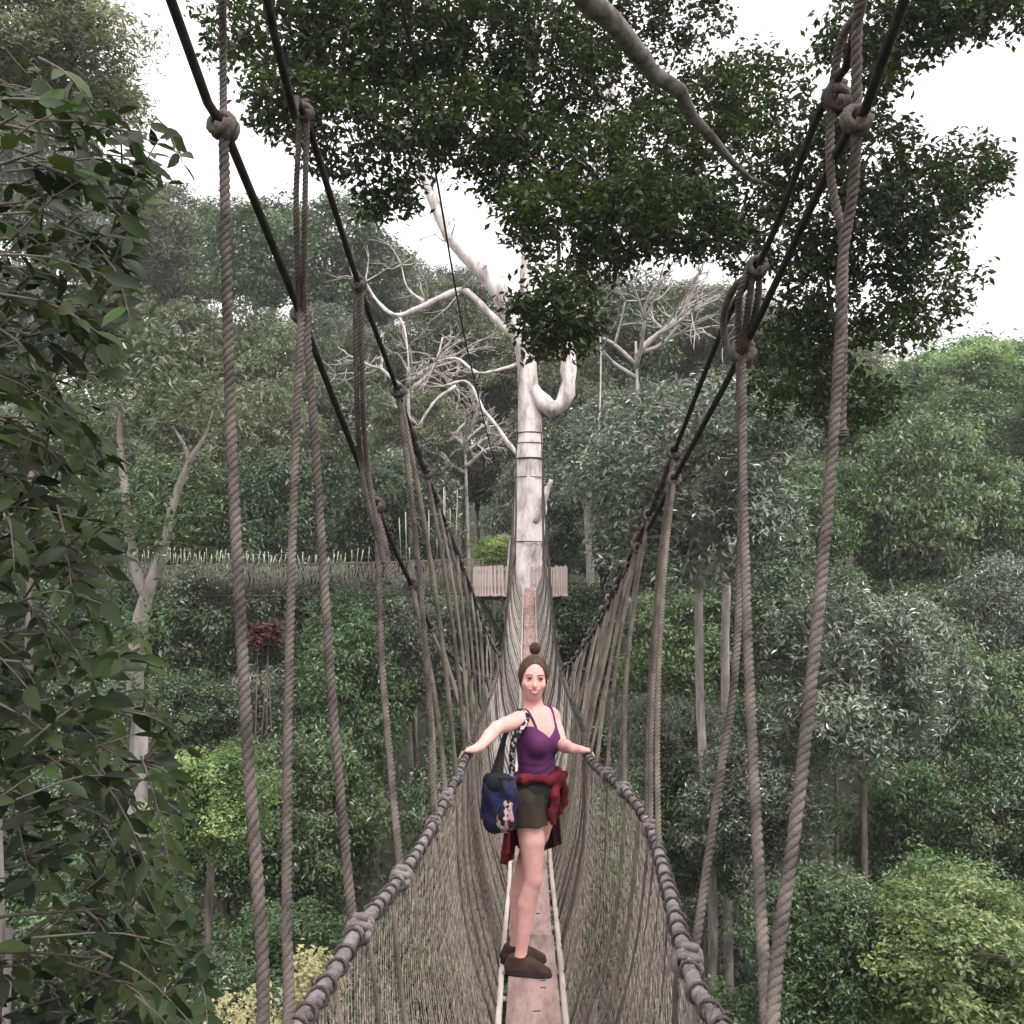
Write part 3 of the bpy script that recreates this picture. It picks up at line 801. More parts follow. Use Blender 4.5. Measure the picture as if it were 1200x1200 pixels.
# more slender pale trunks standing in the undergrowth
def pole_tree(pts, rads, label, m, forks=()):
    base = np.asarray(pts[0]); g = float(hill(base[0], base[1])); O = np.array([base[0], base[1], g])
    root = thing('slender_tree', O, label, 'tree')
    full = [O + [0, 0, -.3]] + [np.asarray(q) for q in pts]
    branchy(root, O, [(full, [rads[0] * 1.2] + list(rads))], m, 'trunk')
    branchy(root, O, forks, m, 'branch', 7)
    return root, O
def sprig(root, O, c, r, n, m, leaf, asp=.4):
    p = rng.standard_normal((n, 3)) * r * [.5, .5, .4] + c
    nn = unit(rng.standard_normal((n, 3)) * .5 + [0, 0, .8])
    V, F, tv = leaves(p, nn, leaf * rng.uniform(.7, 1.3, n), asp, droop=.3)
    link('foliage', leaf_mesh('foliage', V - O, F, tv, m), None, root, smooth=False)
rt, O_ = pole_tree([P(162, 900, 16), P(160, 850, 16), P(158, 790, 16), P(166, 720, 16), P(174, 690, 16), P(192, 640, 16), P(203, 590, 16), P(222, 540, 16), P(240, 512, 16), P(250, 480, 16)], [.15, .14, .14, .13, .10, .08, .07, .05, .025, .008],
 'forked pale trunk with peeling bark behind the large-leaved branches', M_BARK_DULL,
 [([P(172, 700, 16), P(160, 670, 16), P(152, 630, 16), P(146, 570, 16), P(140, 500, 16), P(150, 450, 16)], [.10, .09, .08, .07, .045, .01]),
  ([P(222, 540, 16), P(215, 520, 16), P(196, 490, 16)], [.05, .03, .02])])
sprig(rt, O_, P(150, 430, 16), 1.6, 1500, L_DARK, .16); sprig(rt, O_, P(240, 470, 16), 1.3, 900, L_OLIVE, .15)
sprig(rt, O_, P(150, 590, 15.7), .9, 420, L_DARK, .15); sprig(rt, O_, P(196, 620, 15.7), .8, 380, L_MID, .15); sprig(rt, O_, P(170, 735, 15.6), .7, 260, L_MID, .14); sprig(rt, O_, P(150, 810, 15.6), .6, 200, L_DARK, .14)
rt, O_ = pole_tree([P(850, 820, 27), P(852, 690, 27), P(849, 640, 27), P(853, 600, 27)], [.12, .11, .07, .02], 'thin whitish trunk in the shade behind the domed tree', M_BARK_DULL)
sprig(rt, O_, P(850, 610, 27), 1.6, 1200, L_DARK, .2)
rt, O_ = pole_tree([P(692, 700, 37), P(690, 640, 37), P(688, 600, 37), P(690, 570, 37)], [.16, .14, .12, .05], 'pale forked sapling trunk standing just beyond the platform', M_BARE,
 [([P(690, 630, 37), P(699, 600, 37), P(704, 575, 37)], [.1, .07, .03]), ([P(689, 605, 37), P(682, 590, 37)], [.06, .03])])
sprig(rt, O_, P(694, 560, 37), 1.8, 1200, L_GREY, .22)
# leafless trees on the slope
def bare_tree(c, label, h, n, m):
    c = np.asarray(c); g = float(hill(c[0], c[1])); O = np.array([c[0], c[1], g])
    root = thing('bare_tree', O, label, 'tree')
    H = c[2] - g
    branchy(root, O, [([O, O + [.3, 0, H * .5], O + [0, 0, H]], [.28, .20, .05])], m, 'trunk')
    out = []
    def grow(p, d, L, r, depth):
        e = p + d * L; mid = (p + e) / 2 + rng.normal(0, .06 * L, 3)
        out.append(tube(spline([p, mid, e], 6), [r, r * .62], 5))
        if depth:
            for _ in range(3 if depth > 1 else 4):
                grow(e if rnd.random() < .6 else mid, unit(d + rng.normal(0, .55, 3) + [0, 0, .05]), L * rnd.uniform(.55, .85), r * .6, depth - 1)
    for i in range(n):
        a = i * 2.4; grow(O + [0, 0, H * rnd.uniform(.93, .995)], unit(np.array([math.cos(a), math.sin(a) * .6, .7])), h * .36, .11, 3)
    mk('branches', (join(out)[0] - O, join(out)[1]), m, root)
bare_tree(P(745, 400, 43), 'leafless pale tree with a tangle of thin twigs right of the white giant', 6.5, 6, M_BARE)
bare_tree(P(478, 430, 40), 'leafless whitish tree with forking branches left of the white giant', 5.0, 4, M_BARE)
bare_tree(P(545, 510, 44), 'low leafless thicket tree with pinkish twigs above the distant bridge', 3.4, 7, M_BARE)

# ------------------------------------------------------------------ the tree at this end: limbs and dark foliage overhead
O = np.array([0.3, -7.4, float(hill(0.3, -7.4))])
over = thing('overhanging_tree', O, 'tree whose thick bare limb and dark leafy boughs hang over the bridge', 'tree')
branchy(over, O, [([O + [0, 0, -.5], O + [0, 0, 8], [.2, -7.3, -2], [.3, -7.2, 6], [.5, -6.5, 12]], [1.1, .8, .62, .55, .4])], M_BARK_GREY, 'trunk', 14)
M_LIMB = mat('dark_limb_bark', (.045, .038, .032), (.19, .165, .15), .9, 5, .8, 26, stretch=(1.2, 1.2, 1.2))  # dark brown-grey bark, tone mottled at random
limbA = [[.45, -6.6, 10.5], [.4, -2, 10], P(640, -320, 6.5), P(668, -30, 8.6), P(702, 8, 9), P(738, 50, 9.5), P(762, 84, 9.9), P(797, 106, 10.2), P(812, 138, 10.6), P(848, 176, 11), P(872, 205, 11.4), P(905, 218, 11.8)]
branchy(over, O, [(limbA, [.30, .24, .18, .125, .11, .10, .088, .08, .066, .05, .03, .012])], M_LIMB, 'limb', 10)
CL = [  # px, row, depth, radius px across, radius px down, leaves
 (330, 40, 11, 60, 50, 900), (330, 115, 10.5, 46, 34, 620), (400, 150, 10.5, 62, 50, 950), (405, 60, 11, 70, 60, 1300), (480, 40, 11.5, 75, 60, 1500), (490, 150, 11, 50, 45, 800), (560, 60, 12, 80, 70, 1700), (560, 150, 11.5, 62, 50, 1100),
 (620, 190, 11.5, 62, 55, 1200), (640, 90, 12, 75, 70, 1600), (650, 255, 11, 66, 45, 1100), (700, 200, 11.5, 60, 55, 1000), (740, 250, 11, 62, 50, 1100), (650, 365, 10.5, 52, 44, 1150), (700, 300, 11, 40, 26, 350),
 (710, 110, 12.5, 60, 55, 900), (770, 190, 12, 66, 55, 1100), (800, 260, 11.5, 60, 48, 1000), (830, 120, 12.5, 62, 50, 1000), (890, 110, 13, 55, 48, 950), (860, 210, 12.5, 75, 60, 1300), (800, 20, 13, 55, 34, 600), (900, 280, 12, 60, 40, 800),
 (960, 180, 12, 50, 60, 800), (1010, 190, 12, 60, 55, 1000), (1020, 280, 11.5, 62, 55, 1100), (1080, 240, 12, 60, 55, 1000), (1130, 205, 12.5, 48, 44, 620), (1165, 200, 12.5, 24, 22, 180), (1090, 330, 12, 48, 50, 750), (1050, 380, 12, 46, 30, 420), (960, 330, 12, 50, 55, 800),
 (930, 430, 12.5, 55, 55, 900), (1000, 470, 12.5, 56, 34, 700), (960, 390, 12.5, 45, 40, 500), (470, 225, 11, 36, 26, 260), (440, 235, 11, 22, 20, 130),
 (1060, 40, 11, 60, 34, 700), (1120, 20, 11, 60, 26, 650), (1190, 5, 11, 50, 22, 420), (1030, 90, 11, 34, 30, 300), (980, 40, 11, 28, 34, 260), (700, 30, 13, 60, 40, 600),
 (260, 30, 12, 30, 50, 260), (380, -60, 11, 110, 70, 1400), (560, -70, 11.5, 120, 70, 1600), (760, -70, 12, 110, 60, 1200), (1080, -60, 11, 120, 60, 1300)]
Ps, Ns, Ts, twigs, cents = [], [], [], [], []
for cx, cy, d, rx, ry, n in CL:
    c = P(cx, cy, d); sx = rx * d / FOCAL; sz = ry * d / FOCAL; sy = (sx + sz) * .6
    ns = max(8, n // 9)
    d_ = unit(rng.standard_normal((ns, 3))) * rng.uniform(.25, 1.0, (ns, 1)) ** .5 * [sx * 1.12, sy * 1.1, sz * 1.12]
    s = c + d_
    tb = rng.normal(.42, .1)
    for q in s:
        k = 18
        ax = unit(rng.standard_normal(3) + [0, 0, -.5]); f = rng.uniform(-.5, .5, (k, 1)) * .28
        Ps.append(q + ax * f + rng.standard_normal((k, 3)) * .055); Ns.append(unit(rng.standard_normal((k, 3)) * .6 + [0, 0, .7])); Ts.append(np.clip(rng.normal(tb, .2, k), 0, 1))
        if rng.random() < .35:
            twigs.append(tube(spline([c * .5 + q * .5 + [0, 0, .05], q], 3), [.008, .004], 4))
    # each spray is carried by a bough from the limb or from above
    cents.append(c + [0, 0, sz * .2])
done = [np.asarray(w) for w in limbA[4:8]] + [P(480, -120, 11.2), P(1080, -120, 11)]
todo = list(cents); gen = {}
while todo:                                              # boughs branch on from the nearest bough already there
    dm = [(np.linalg.norm(w - c), i, j) for i, c in enumerate(todo) for j, w in enumerate(done)]
    dist, i, j = min(dm, key=lambda q: q[0]); c = todo.pop(i); src = done[j]; g_ = gen.get(j, 0); gen[len(done)] = g_ + 1; done.append(c)
    rr_ = max(.008, .030 * .72 ** g_)
    pts = [src] + [src + (c - src) * q + rng.normal(0, .06, 3) for q in (.33, .66)] + [c]
    twigs.append(tube(spline(pts, 9), [rr_, rr_ * .7], 6))
for w in (P(480, -120, 11.2), P(1080, -120, 11)):
    twigs.append(tube(spline([np.array([.4, -2, 10.0]), np.array([w[0] * .5, 4, 9.2]), P(690, -330, 8) * .3 + w * .7 + [0, 0, .4], w], 16), [.14, .09, .06, .04], 7))
for pts in ([P(652, 270, 11), P(655, 300, 11), P(648, 340, 10.6)], [P(978, 380, 12), P(970, 330, 12), P(965, 250, 12)]):
    twigs.append(tube(spline(pts, 8), [.03, .02], 6))
mk('boughs', (join(twigs)[0] - O, join(twigs)[1]), M_TWIG, over)
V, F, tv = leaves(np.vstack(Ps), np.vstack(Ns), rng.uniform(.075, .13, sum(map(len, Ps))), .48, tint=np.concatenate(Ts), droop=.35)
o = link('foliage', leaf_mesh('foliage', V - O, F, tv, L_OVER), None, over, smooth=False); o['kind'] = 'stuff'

# ------------------------------------------------------------------ large-leaved branches close by on the left
O = np.array([-4.6, 5.6, float(hill(-4.6, 5.6))])
near = thing('broadleaf_tree', O, 'dark tree with large glossy leaves crowding in beside the left hanging ropes', 'tree')
branchy(near, O, [([O, O + [.2, 0, 7], [-4.3, 5.6, -6], [-4.0, 5.5, -1], [-3.9, 5.4, 2], [-3.6, 5.3, 3.6]], [.3, .24, .19, .13, .08, .04])], M_BARK_BROWN, 'trunk')
SP = []                                                  # sprays: tip px,row,depth
for row in range(105, 1330, 17):
    for _ in range(9):
        lim = np.interp(row, [100, 150, 190, 230, 300, 380, 460, 560, 700, 800, 900, 1000, 1100, 1250], [40, 175, 232, 195, 150, 155, 115, 140, 150, 195, 225, 215, 235, 250])
        px = lim * (1 - rng.random() ** 1.35 * 1.55) ; 
        if px > 70 and 420 < row < 900 and rng.random() < .5: continue
        SP.append((px, row + rng.uniform(-12, 12), rng.uniform(4.3, 7.2) if row < 950 else rng.uniform(5, 8.5)))
Lp, Ln, Lt, tw, Lu = [], [], [], [], []
for px, row, d in SP:
    e = P(px, row, d)
    lenb = rng.uniform(.35, .8)
    dirn = unit(np.array([.8, rng.normal(-.2, .6), rng.normal(-.05, .65)]))
    st = e - dirn * lenb
    path = spline([st, (st + e) / 2 + [0, 0, .06], e], 7)
    tw.append(tube(path, [.007, .003], 5))
    k = rng.integers(7, 12); tb = rng.normal(.36, .28)
    f = np.linspace(.25, 1, k)
    for i, ff in enumerate(f):
        q = path[int(ff * 6)]
        side = 1 if i % 2 else -1
        out = unit(dirn * .8 + side * unit(np.cross(dirn, [0, 0, 1.0])) * .9 + rng.normal(0, .35, 3) + [0, 0, -.4])
        Lp.append(q); Lu.append(out); Ln.append(unit(np.array([.1, -.55, .8]) + rng.normal(0, .5, 3))); Lt.append(np.clip(tb + rng.normal(0, .14), 0, 1))
tw_src = [np.array([-4.1, 5.5, z]) for z in np.arange(-9, 3, .8)]
for px, row, d in SP[::6]:
    e = P(px, row, d) - [.5, 0, 0]
    s_ = min(tw_src, key=lambda w: abs(w[2] + .6 - e[2]))
    tw.append(tube(spline([s_, (s_ + e) / 2 + [0, 0, .25], e], 8), [.03, .014, .007], 5))
mk('twigs', (join(tw)[0] - O, join(tw)[1]), M_TWIG, near)
Lp = np.array(Lp); Ln = np.array(Ln); Lu = np.array(Lu); Lt = np.array(Lt)
def big_leaf(tn, m):
    a = .21
    V = np.array([[0, 0, 0], [.12, a * .6, .03], [.35, a, .05], [.68, a * .8, .03], [1, 0, -.10], [.68, -a * .8, .03], [.35, -a, .05], [.12, -a * .6, .03], [.35, 0, 0], [.68, 0, -.01]])
    T = [[0, 1, 8], [1, 2, 8], [2, 3, 9], [2, 9, 8], [3, 4, 9], [4, 5, 9], [5, 6, 9], [6, 8, 9], [6, 7, 8], [7, 0, 8]]
    me = fast_mesh('leaf', V, np.array(T)); at = me.attributes.new('tint', 'FLOAT', 'POINT'); at.data.foreach_set('value', np.full(10, tn, np.float32))
    me.materials.append(m); me.polygons.foreach_set('use_smooth', np.ones(10, dtype=bool))
    return me, V, np.array(T)
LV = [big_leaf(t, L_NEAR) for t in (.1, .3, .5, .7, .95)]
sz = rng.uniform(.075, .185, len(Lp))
proj_d = Lp[:, 1]; pxs = 620 + Lp[:, 0] / proj_d * FOCAL
score = sz / proj_d + np.where((pxs > 5) & (670 - Lp[:, 2] / proj_d * FOCAL < 1200) & (670 - Lp[:, 2] / proj_d * FOCAL > 0), 0, -1) + np.clip(pxs, 0, 250) * .00006
order = np.argsort(-score)
W_ = unit(np.cross(Ln, Lu)); NN = unit(np.cross(Lu, W_))
for i in order[:300]:
    me = LV[int(np.clip(Lt[i] * 5, 0, 4))][0]
    o = link('leaf', me, None, near)
    M = Matrix([[Lu[i][r] * sz[i], W_[i][r] * sz[i], NN[i][r] * sz[i], (Lp[i] - O)[r]] for r in range(3)] + [[0, 0, 0, 1]])
    o.matrix_local = M
rest = order[300:]
v0, T0 = LV[0][1], LV[0][2]
VV = Lp[rest][:, None, :] + sz[rest][:, None, None] * (v0[None, :, 0:1] * Lu[rest][:, None, :] + v0[None, :, 1:2] * W_[rest][:, None, :] + v0[None, :, 2:3] * NN[rest][:, None, :])
FF = (np.arange(len(rest))[:, None, None] * 10 + T0[None]).reshape(-1, 3)
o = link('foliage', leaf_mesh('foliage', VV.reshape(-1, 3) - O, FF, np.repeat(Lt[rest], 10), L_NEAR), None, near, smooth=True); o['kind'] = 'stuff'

# ------------------------------------------------------------------ small things in the valley
def shrub(name, c, r, n, m, leaf, label, cat='shrub', zs=.8):
    c = np.asarray(c); g = float(hill(c[0], c[1])); O = np.array([c[0], c[1], g])
    root = thing(name, O, label, cat)
    st = []
    for i in range(5):
        e = c + rng.normal(0, r * .4, 3); st.append(tube(spline([O, (O + c) / 2 + rng.normal(0, .2, 3), e], 8), [.06, .04, .012], 6))
    mk('stem', (join(st)[0] - O, join(st)[1]), M_TWIG, root)
    cl = c + unit(rng.standard_normal((max(6, n // 40), 3))) * rng.uniform(.4, 1, (max(6, n // 40), 1)) * [r, r, r * zs]
    p = cl[rng.integers(0, len(cl), n)] + rng.standard_normal((n, 3)) * r * .16
    V, F, tv = leaves(p, unit(rng.standard_normal((n, 3)) * .5 + [0, -.2, .8]), leaf * rng.uniform(.7, 1.3, n), .5, droop=.2)
    link('foliage', leaf_mesh('foliage', V - O, F, tv, m), None, root, smooth=False)
shrub('yellow_shrub', P(372, 1150, 11), .42, 900, L_YELLOW, .07, 'yellow-leaved shrub just below the left hand rope')
shrub('yellow_shrub', P(290, 1205, 11.5), .5, 900, L_YELLOW, .07, 'pale yellow shrub spread at the foot of the left hanging ropes')
sh = shrub('withered_shrub', P(312, 745, 28), .45, 420, L_RED, .22, 'clump of withered dark red leaves under the distant bridge')
a = [P(178, 1230, 9), P(182, 1170, 9), P(187, 1130, 9), P(186, 1110, 9), P(190, 1100, 9)]
g = float(hill(a[0][0], 9)); O = np.array([a[0][0], 9, g])
tag(mk('dead_stem', tube(spline([O] + a, 40), [.05, .03, .026, .024, .02, .012], 8), M_BARE), 'bleached bare stem standing up through the leaves on the left', 'stem')
a = [P(-2, 960, 6), P(1, 1050, 6), P(3, 1150, 6), P(4, 1300, 6)]
O = np.array([a[0][0], 6, float(hill(a[0][0], 6))])
tag(mk('slender_shoot', tube(spline([O] + a[::-1], 40), [.045, .03, .03, .022], 8), M_BARK_GREY), 'thin upright pinkish shoot beside the large-leaved branches', 'shoot')
# lianas
for pts, lab in (([P(700, 560, 30), P(704, 420, 32), P(698, 300, 33), P(700, 150, 34)], 'hanging liana crossing the branches right of the white giant'),):
    tag(mk('liana', tube(spline(pts, 20), .03, 5), M_BARE), lab, 'liana')
# undergrowth carpet and the woods beyond
n = 26000
xs = rng.uniform(-60, 60, n); ys = rng.uniform(2, 85, n)
cl = rng.uniform(0, 1, n)
p = np.stack([xs, ys, hill(xs, ys) + rng.uniform(0, 2.2, n) ** 1.0], -1)
V, F, tv = leaves(p, unit(rng.standard_normal((n, 3)) * .5 + [0, 0, .9]), rng.uniform(.3, .8, n), .4)
tag(link('undergrowth', leaf_mesh('undergrowth', V, F, tv, L_DARK), None, None, smooth=False), 'tangled green undergrowth covering the valley floor', 'undergrowth', kind='stuff')
n = 2600
a = rng.uniform(-1.0, 1.0, n); r_ = rng.uniform(82, 170, n)
xs = np.sin(a) * r_; ys = np.cos(a) * r_
c = np.stack([xs, ys, hill(xs, ys) + rng.uniform(6, 19, n)], -1)
k = 26
p = (c[:, None, :] + rng.standard_normal((n, k, 3)) * [1.6, 1.6, 1.2]).reshape(-1, 3)
V, F, tv = leaves(p, unit(rng.standard_normal((n * k, 3)) * .6 + [0, -.1, .8]), rng.uniform(.6, 1.1, n * k), .45)
tag(link('far_forest', leaf_mesh('far_forest', V, F, tv, L_OLIVE), None, None, smooth=False), 'distant forest closing off the valley behind the nearer trees', 'forest', kind='stuff')
# ------------------------------------------------------------------ the woman on the bridge: implicit surfaces, one continuous body
def surface_nets(D, org, h):
    ins = D < 0
    c = [ins[i:ins.shape[0] - 1 + i, j:ins.shape[1] - 1 + j, k:ins.shape[2] - 1 + k] for i in (0, 1) for j in (0, 1) for k in (0, 1)]
    s = sum(q.astype(np.int8) for q in c)
    idx = np.argwhere((s > 0) & (s < 8))
    off = np.array([[i, j, k] for i in (0, 1) for j in (0, 1) for k in (0, 1)])
    val = np.stack([D[tuple((idx + o).T)] for o in off], 1)
    acc = np.zeros((len(idx), 3)); cnt = np.zeros(len(idx))
    for a in range(8):
        for b in range(a + 1, 8):
            if np.abs(off[a] - off[b]).sum() == 1:
                m = (val[:, a] < 0) != (val[:, b] < 0)
                t = np.where(m, val[:, a] / np.where(m, val[:, a] - val[:, b], 1), 0)
                acc += m[:, None] * (off[a] + t[:, None] * (off[b] - off[a])); cnt += m
    V = org + h * (idx + acc / cnt[:, None])
    imap = np.full(s.shape, -1, np.int32); imap[tuple(idx.T)] = np.arange(len(idx))
    F = []
    for ax in range(3):
        o1, o2 = [(1, 2), (2, 0), (0, 1)][ax]
        sl0 = [slice(None)] * 3; sl1 = [slice(None)] * 3; sl0[ax] = slice(0, -1); sl1[ax] = slice(1, None)
        A, B = ins[tuple(sl0)], ins[tuple(sl1)]
        e = np.argwhere(A != B); e = e[(e[:, o1] > 0) & (e[:, o2] > 0) & (e[:, o1] < s.shape[o1]) & (e[:, o2] < s.shape[o2])]
        d1 = np.zeros(3, int); d1[o1] = 1; d2 = np.zeros(3, int); d2[o2] = 1
        q = np.stack([imap[tuple((e - d1 - d2).T)], imap[tuple((e - d2).T)], imap[tuple(e.T)], imap[tuple((e - d1).T)]], 1)
        fl = A[tuple(e.T)]
        q[~fl] = q[~fl][:, ::-1]
        F.append(q)
    return V, np.vstack(F)

class Field:
    def __init__(s, lo, hi, h):
        s.h = h; s.lo = np.array(lo, float); n = np.ceil((np.array(hi) - s.lo) / h).astype(int) + 1
        s.n = n; s.D = np.full(n, .5, np.float32)
        s.ax = [s.lo[i] + h * np.arange(n[i]) for i in range(3)]
    def sub(s, lo, hi):
        a = np.clip(np.floor((np.array(lo) - s.lo) / s.h).astype(int), 0, s.n); b = np.clip(np.ceil((np.array(hi) - s.lo) / s.h).astype(int) + 1, 0, s.n)
        sl = tuple(slice(i, j) for i, j in zip(a, b))
        X, Y, Z = np.meshgrid(*[s.ax[i][sl[i]] for i in range(3)], indexing='ij', sparse=True)
        return sl, X, Y, Z
    def blend(s, sl, d, k, cut=False):
        D = s.D[sl]
        if cut:
            d = -d; hh = np.clip(.5 - .5 * (d - D) / k, 0, 1) if k else (d < D)
            s.D[sl] = (D * hh + d * (1 - hh) + k * hh * (1 - hh)) if k else np.maximum(D, d)
        else:
            hh = np.clip(.5 + .5 * (d - D) / k, 0, 1)
            s.D[sl] = d * (1 - hh) + D * hh - k * hh * (1 - hh)
    def cone(s, a, b, ra, rb, k=.02, grow=0.0, cut=False):
        a = np.asarray(a, float); b = np.asarray(b, float); ra += grow; rb += grow; p = max(ra, rb) + k + .03
        sl, X, Y, Z = s.sub(np.minimum(a, b) - p, np.maximum(a, b) + p)
        ba = b - a; t = np.clip(((X - a[0]) * ba[0] + (Y - a[1]) * ba[1] + (Z - a[2]) * ba[2]) / (ba @ ba + 1e-12), 0, 1)
        d = np.sqrt((X - a[0] - t * ba[0]) ** 2 + (Y - a[1] - t * ba[1]) ** 2 + (Z - a[2] - t * ba[2]) ** 2) - (ra + t * (rb - ra))
        s.blend(sl, d, k, cut)
    def ell(s, c, r, ex=(1, 0, 0), ey=(0, 1, 0), k=.02, grow=0.0, cut=False):
        c = np.asarray(c, float); r = np.asarray(r, float) + grow; ex = np.asarray(ex, float); ex = ex / np.linalg.norm(ex)
        ey = np.asarray(ey, float); ey = ey - ex * (ex @ ey); ey /= np.linalg.norm(ey); ez = np.cross(ex, ey)
        p = r.max() + k + .03
        sl, X, Y, Z = s.sub(c - p, c + p)
        X = X - c[0]; Y = Y - c[1]; Z = Z - c[2]
        q = [X * e[0] + Y * e[1] + Z * e[2] for e in (ex, ey, ez)]
        k0 = np.sqrt(sum((q[i] / r[i]) ** 2 for i in range(3))); k1 = np.sqrt(sum((q[i] / r[i] ** 2) ** 2 for i in range(3))) + 1e-9
        s.blend(sl, k0 * (k0 - 1) / k1, k, cut)
    def chain(s, pts, rads, k=.015, grow=0.0):
        for i in range(len(pts) - 1): s.cone(pts[i], pts[i + 1], rads[i], rads[i + 1], k, grow)
    def smooth(s, n=1):
        for _ in range(n):
            D = s.D; 
            for ax in range(3):
                D = .5 * D + .25 * (np.roll(D, 1, ax) + np.roll(D, -1, ax))
            s.D = D
    def mesh(s): return surface_nets(s.D, s.lo, s.h)
    def grid(s): return np.meshgrid(*s.ax, indexing='ij', sparse=True)

Y0 = 5.5
def Q(px, row, dy=0.0): return P(px, row, Y0 + dy)
FO_ = np.array([Q(612, 1110)[0], Y0, float(deck(Y0))])
woman = thing('person', FO_, 'person in purple tank top and dark shorts with red jacket at the waist', 'person')
def wmk(name, VF, m, parent=None, **k): return mk(name, (np.asarray(VF[0]) - FO_, VF[1]), m, parent or woman, **k)

def skin_material():
    m, t, b = nodes('skin')
    ns = t.nodes.new('ShaderNodeTexNoise'); ns.inputs['Scale'].default_value = 14; ns.inputs['Detail'].default_value = 5
    tc = t.nodes.new('ShaderNodeTexCoord'); t.links.new(tc.outputs['Object'], ns.inputs['Vector'])
    rp = t.nodes.new('ShaderNodeValToRGB'); rp.color_ramp.elements[0].position = .3; rp.color_ramp.elements[1].position = .7
    rp.color_ramp.elements[0].color = (.56, .285, .255, 1); rp.color_ramp.elements[1].color = (.66, .38, .34, 1)
    t.links.new(ns.outputs['Fac'], rp.inputs['Fac']); t.links.new(rp.outputs[0], b.inputs['Base Color'])
    b.inputs['Roughness'].default_value = .5; b.inputs['Specular IOR Level'].default_value = .35
    b.inputs['Subsurface Weight'].default_value = .12; b.inputs['Subsurface Radius'].default_value = (.02, .008, .005); b.inputs['Subsurface Scale'].default_value = .4
    return m
M_SKIN = skin_material()
M_HAIR = mat('hair_auburn', (.022, .010, .007), (.085, .036, .022), .5, 60, .5, 120, stretch=(1, 1, .25))
M_TOP = mat('purple_cotton', (.062, .013, .062), (.105, .022, .10), .85, 9, .25, 180)
M_SHORTS = mat('dark_olive_cotton', (.022, .015, .011), (.046, .033, .025), .9, 10, .4, 160)
M_WAIST = mat('black_waistband', (.006, .006, .007), (.016, .015, .016), .85, 10, .3, 150)
M_RED = mat('crimson_fleece', (.075, .006, .012), (.17, .014, .026), .95, 12, .9, 32)
M_REDDARK = mat('dark_jacket_lining', (.012, .008, .010), (.045, .010, .014), .95, 7, .4, 120)
M_SHOE = mat('brown_suede', (.026, .014, .011), (.060, .034, .027), .85, 18, .4, 160)
M_SOLE = mat('dark_rubber', (.010, .008, .008), (.022, .018, .017), .8, 20)
M_WHITE = mat('eye_white', (.62, .58, .56), (.7, .66, .64), .3, 10)
M_EYE = mat('iris', (.02, .022, .025), (.05, .045, .04), .2, 60)
M_LIP = mat('lips', (.34, .085, .080), (.40, .11, .10), .45, 30)
M_TEETH = mat('teeth', (.70, .66, .60), (.78, .74, .68), .25, 20)

f = unit(np.array([.74, -.67, 0])); rt_ = np.array([f[1], -f[0], 0])        # facing, and her right-hand side
pel = Q(629, 926); waist = Q(629, 900, .0); chest = Q(628, 868, -.005); nb = Q(626, 834, .0)
rsh = nb + rt_ * .140 + [0, 0, -.035]; lsh = nb - rt_ * .142 + [0, 0, -.04]
rhip = pel + rt_ * .082 + [0, 0, -.05]; lhip = pel - rt_ * .082 + [0, 0, -.05]
za = float(deck(5.42)); zb = float(deck(5.60))
rank = np.array([Q(610, 1100)[0], 5.41, za + .095]); lank = np.array([Q(604, 1088)[0], 5.60, zb + .095])
rkn = np.array([Q(625, 1012)[0], 5.40, (rhip[2] + rank[2]) / 2 + .01]); lkn = np.array([Q(613, 1018)[0], 5.585, (lhip[2] + lank[2]) / 2 + .01])
rhand = railpt(-1, 5.03); lhand = railpt(1, 5.30)
rel = Q(582, 853, -.26); lel = Q(658, 873, .02) + [.0, 0, 0]
hd = unit(np.array([.10, -1, -.03])); hs_ = unit(np.cross(hd, [.06, 0, 1])); hu = np.cross(hs_, hd)   # head: forward, her left is -hs_
hc = Q(625, 796, -.015)
LO = np.array([-.45, 4.90, -2.22]); HI = np.array([.48, 5.90, -.38])

def torso(F_, grow=0.0):
    F_.ell(chest + [0, 0, .005], (.122, .084, .165), rt_, f, .03, grow)
    F_.ell(chest + f * .015 + [0, 0, .06], (.122, .072, .10), rt_, f, .04, grow)
    F_.ell(waist + [0, 0, .01], (.104, .078, .13), rt_, f, .05, grow)
    F_.ell(pel + [0, 0, .0], (.140, .104, .115), rt_, f, .05, grow)
    F_.ell(pel - f * .045 + rt_ * .07 + [0, 0, -.05], (.085, .085, .09), rt_, f, .04, grow); F_.ell(pel - f * .045 - rt_ * .07 + [0, 0, -.05], (.085, .085, .09), rt_, f, .04, grow)
    for s_ in (1, -1):
        F_.ell(chest + f * .064 + rt_ * s_ * .056 + [0, 0, -.005], (.052, .042, .058), rt_, f, .03, grow)
def thighs(F_, grow=0.0):
    for h_, k_, a_ in ((rhip, rkn, rank), (lhip, lkn, lank)):
        F_.chain([h_, h_ * .5 + k_ * .5 + f * .012, k_ + f * .0], [.084, .070, .048], .008, grow)
B_ = Field(LO, HI, .0052)
torso(B_); thighs(B_)
for k_, a_ in ((rkn, rank), (lkn, lank)):
    B_.ell(k_ + f * .014, (.036, .034, .050), rt_, f, .018)
    cf = k_ * .68 + a_ * .32
    B_.chain([k_, cf - f * .018, k_ * .35 + a_ * .65 - f * .008, a_], [.047, .0500, .039, .031], .008)
    B_.chain([a_, a_ + [0, 0, -.06]], [.032, .026], .02)
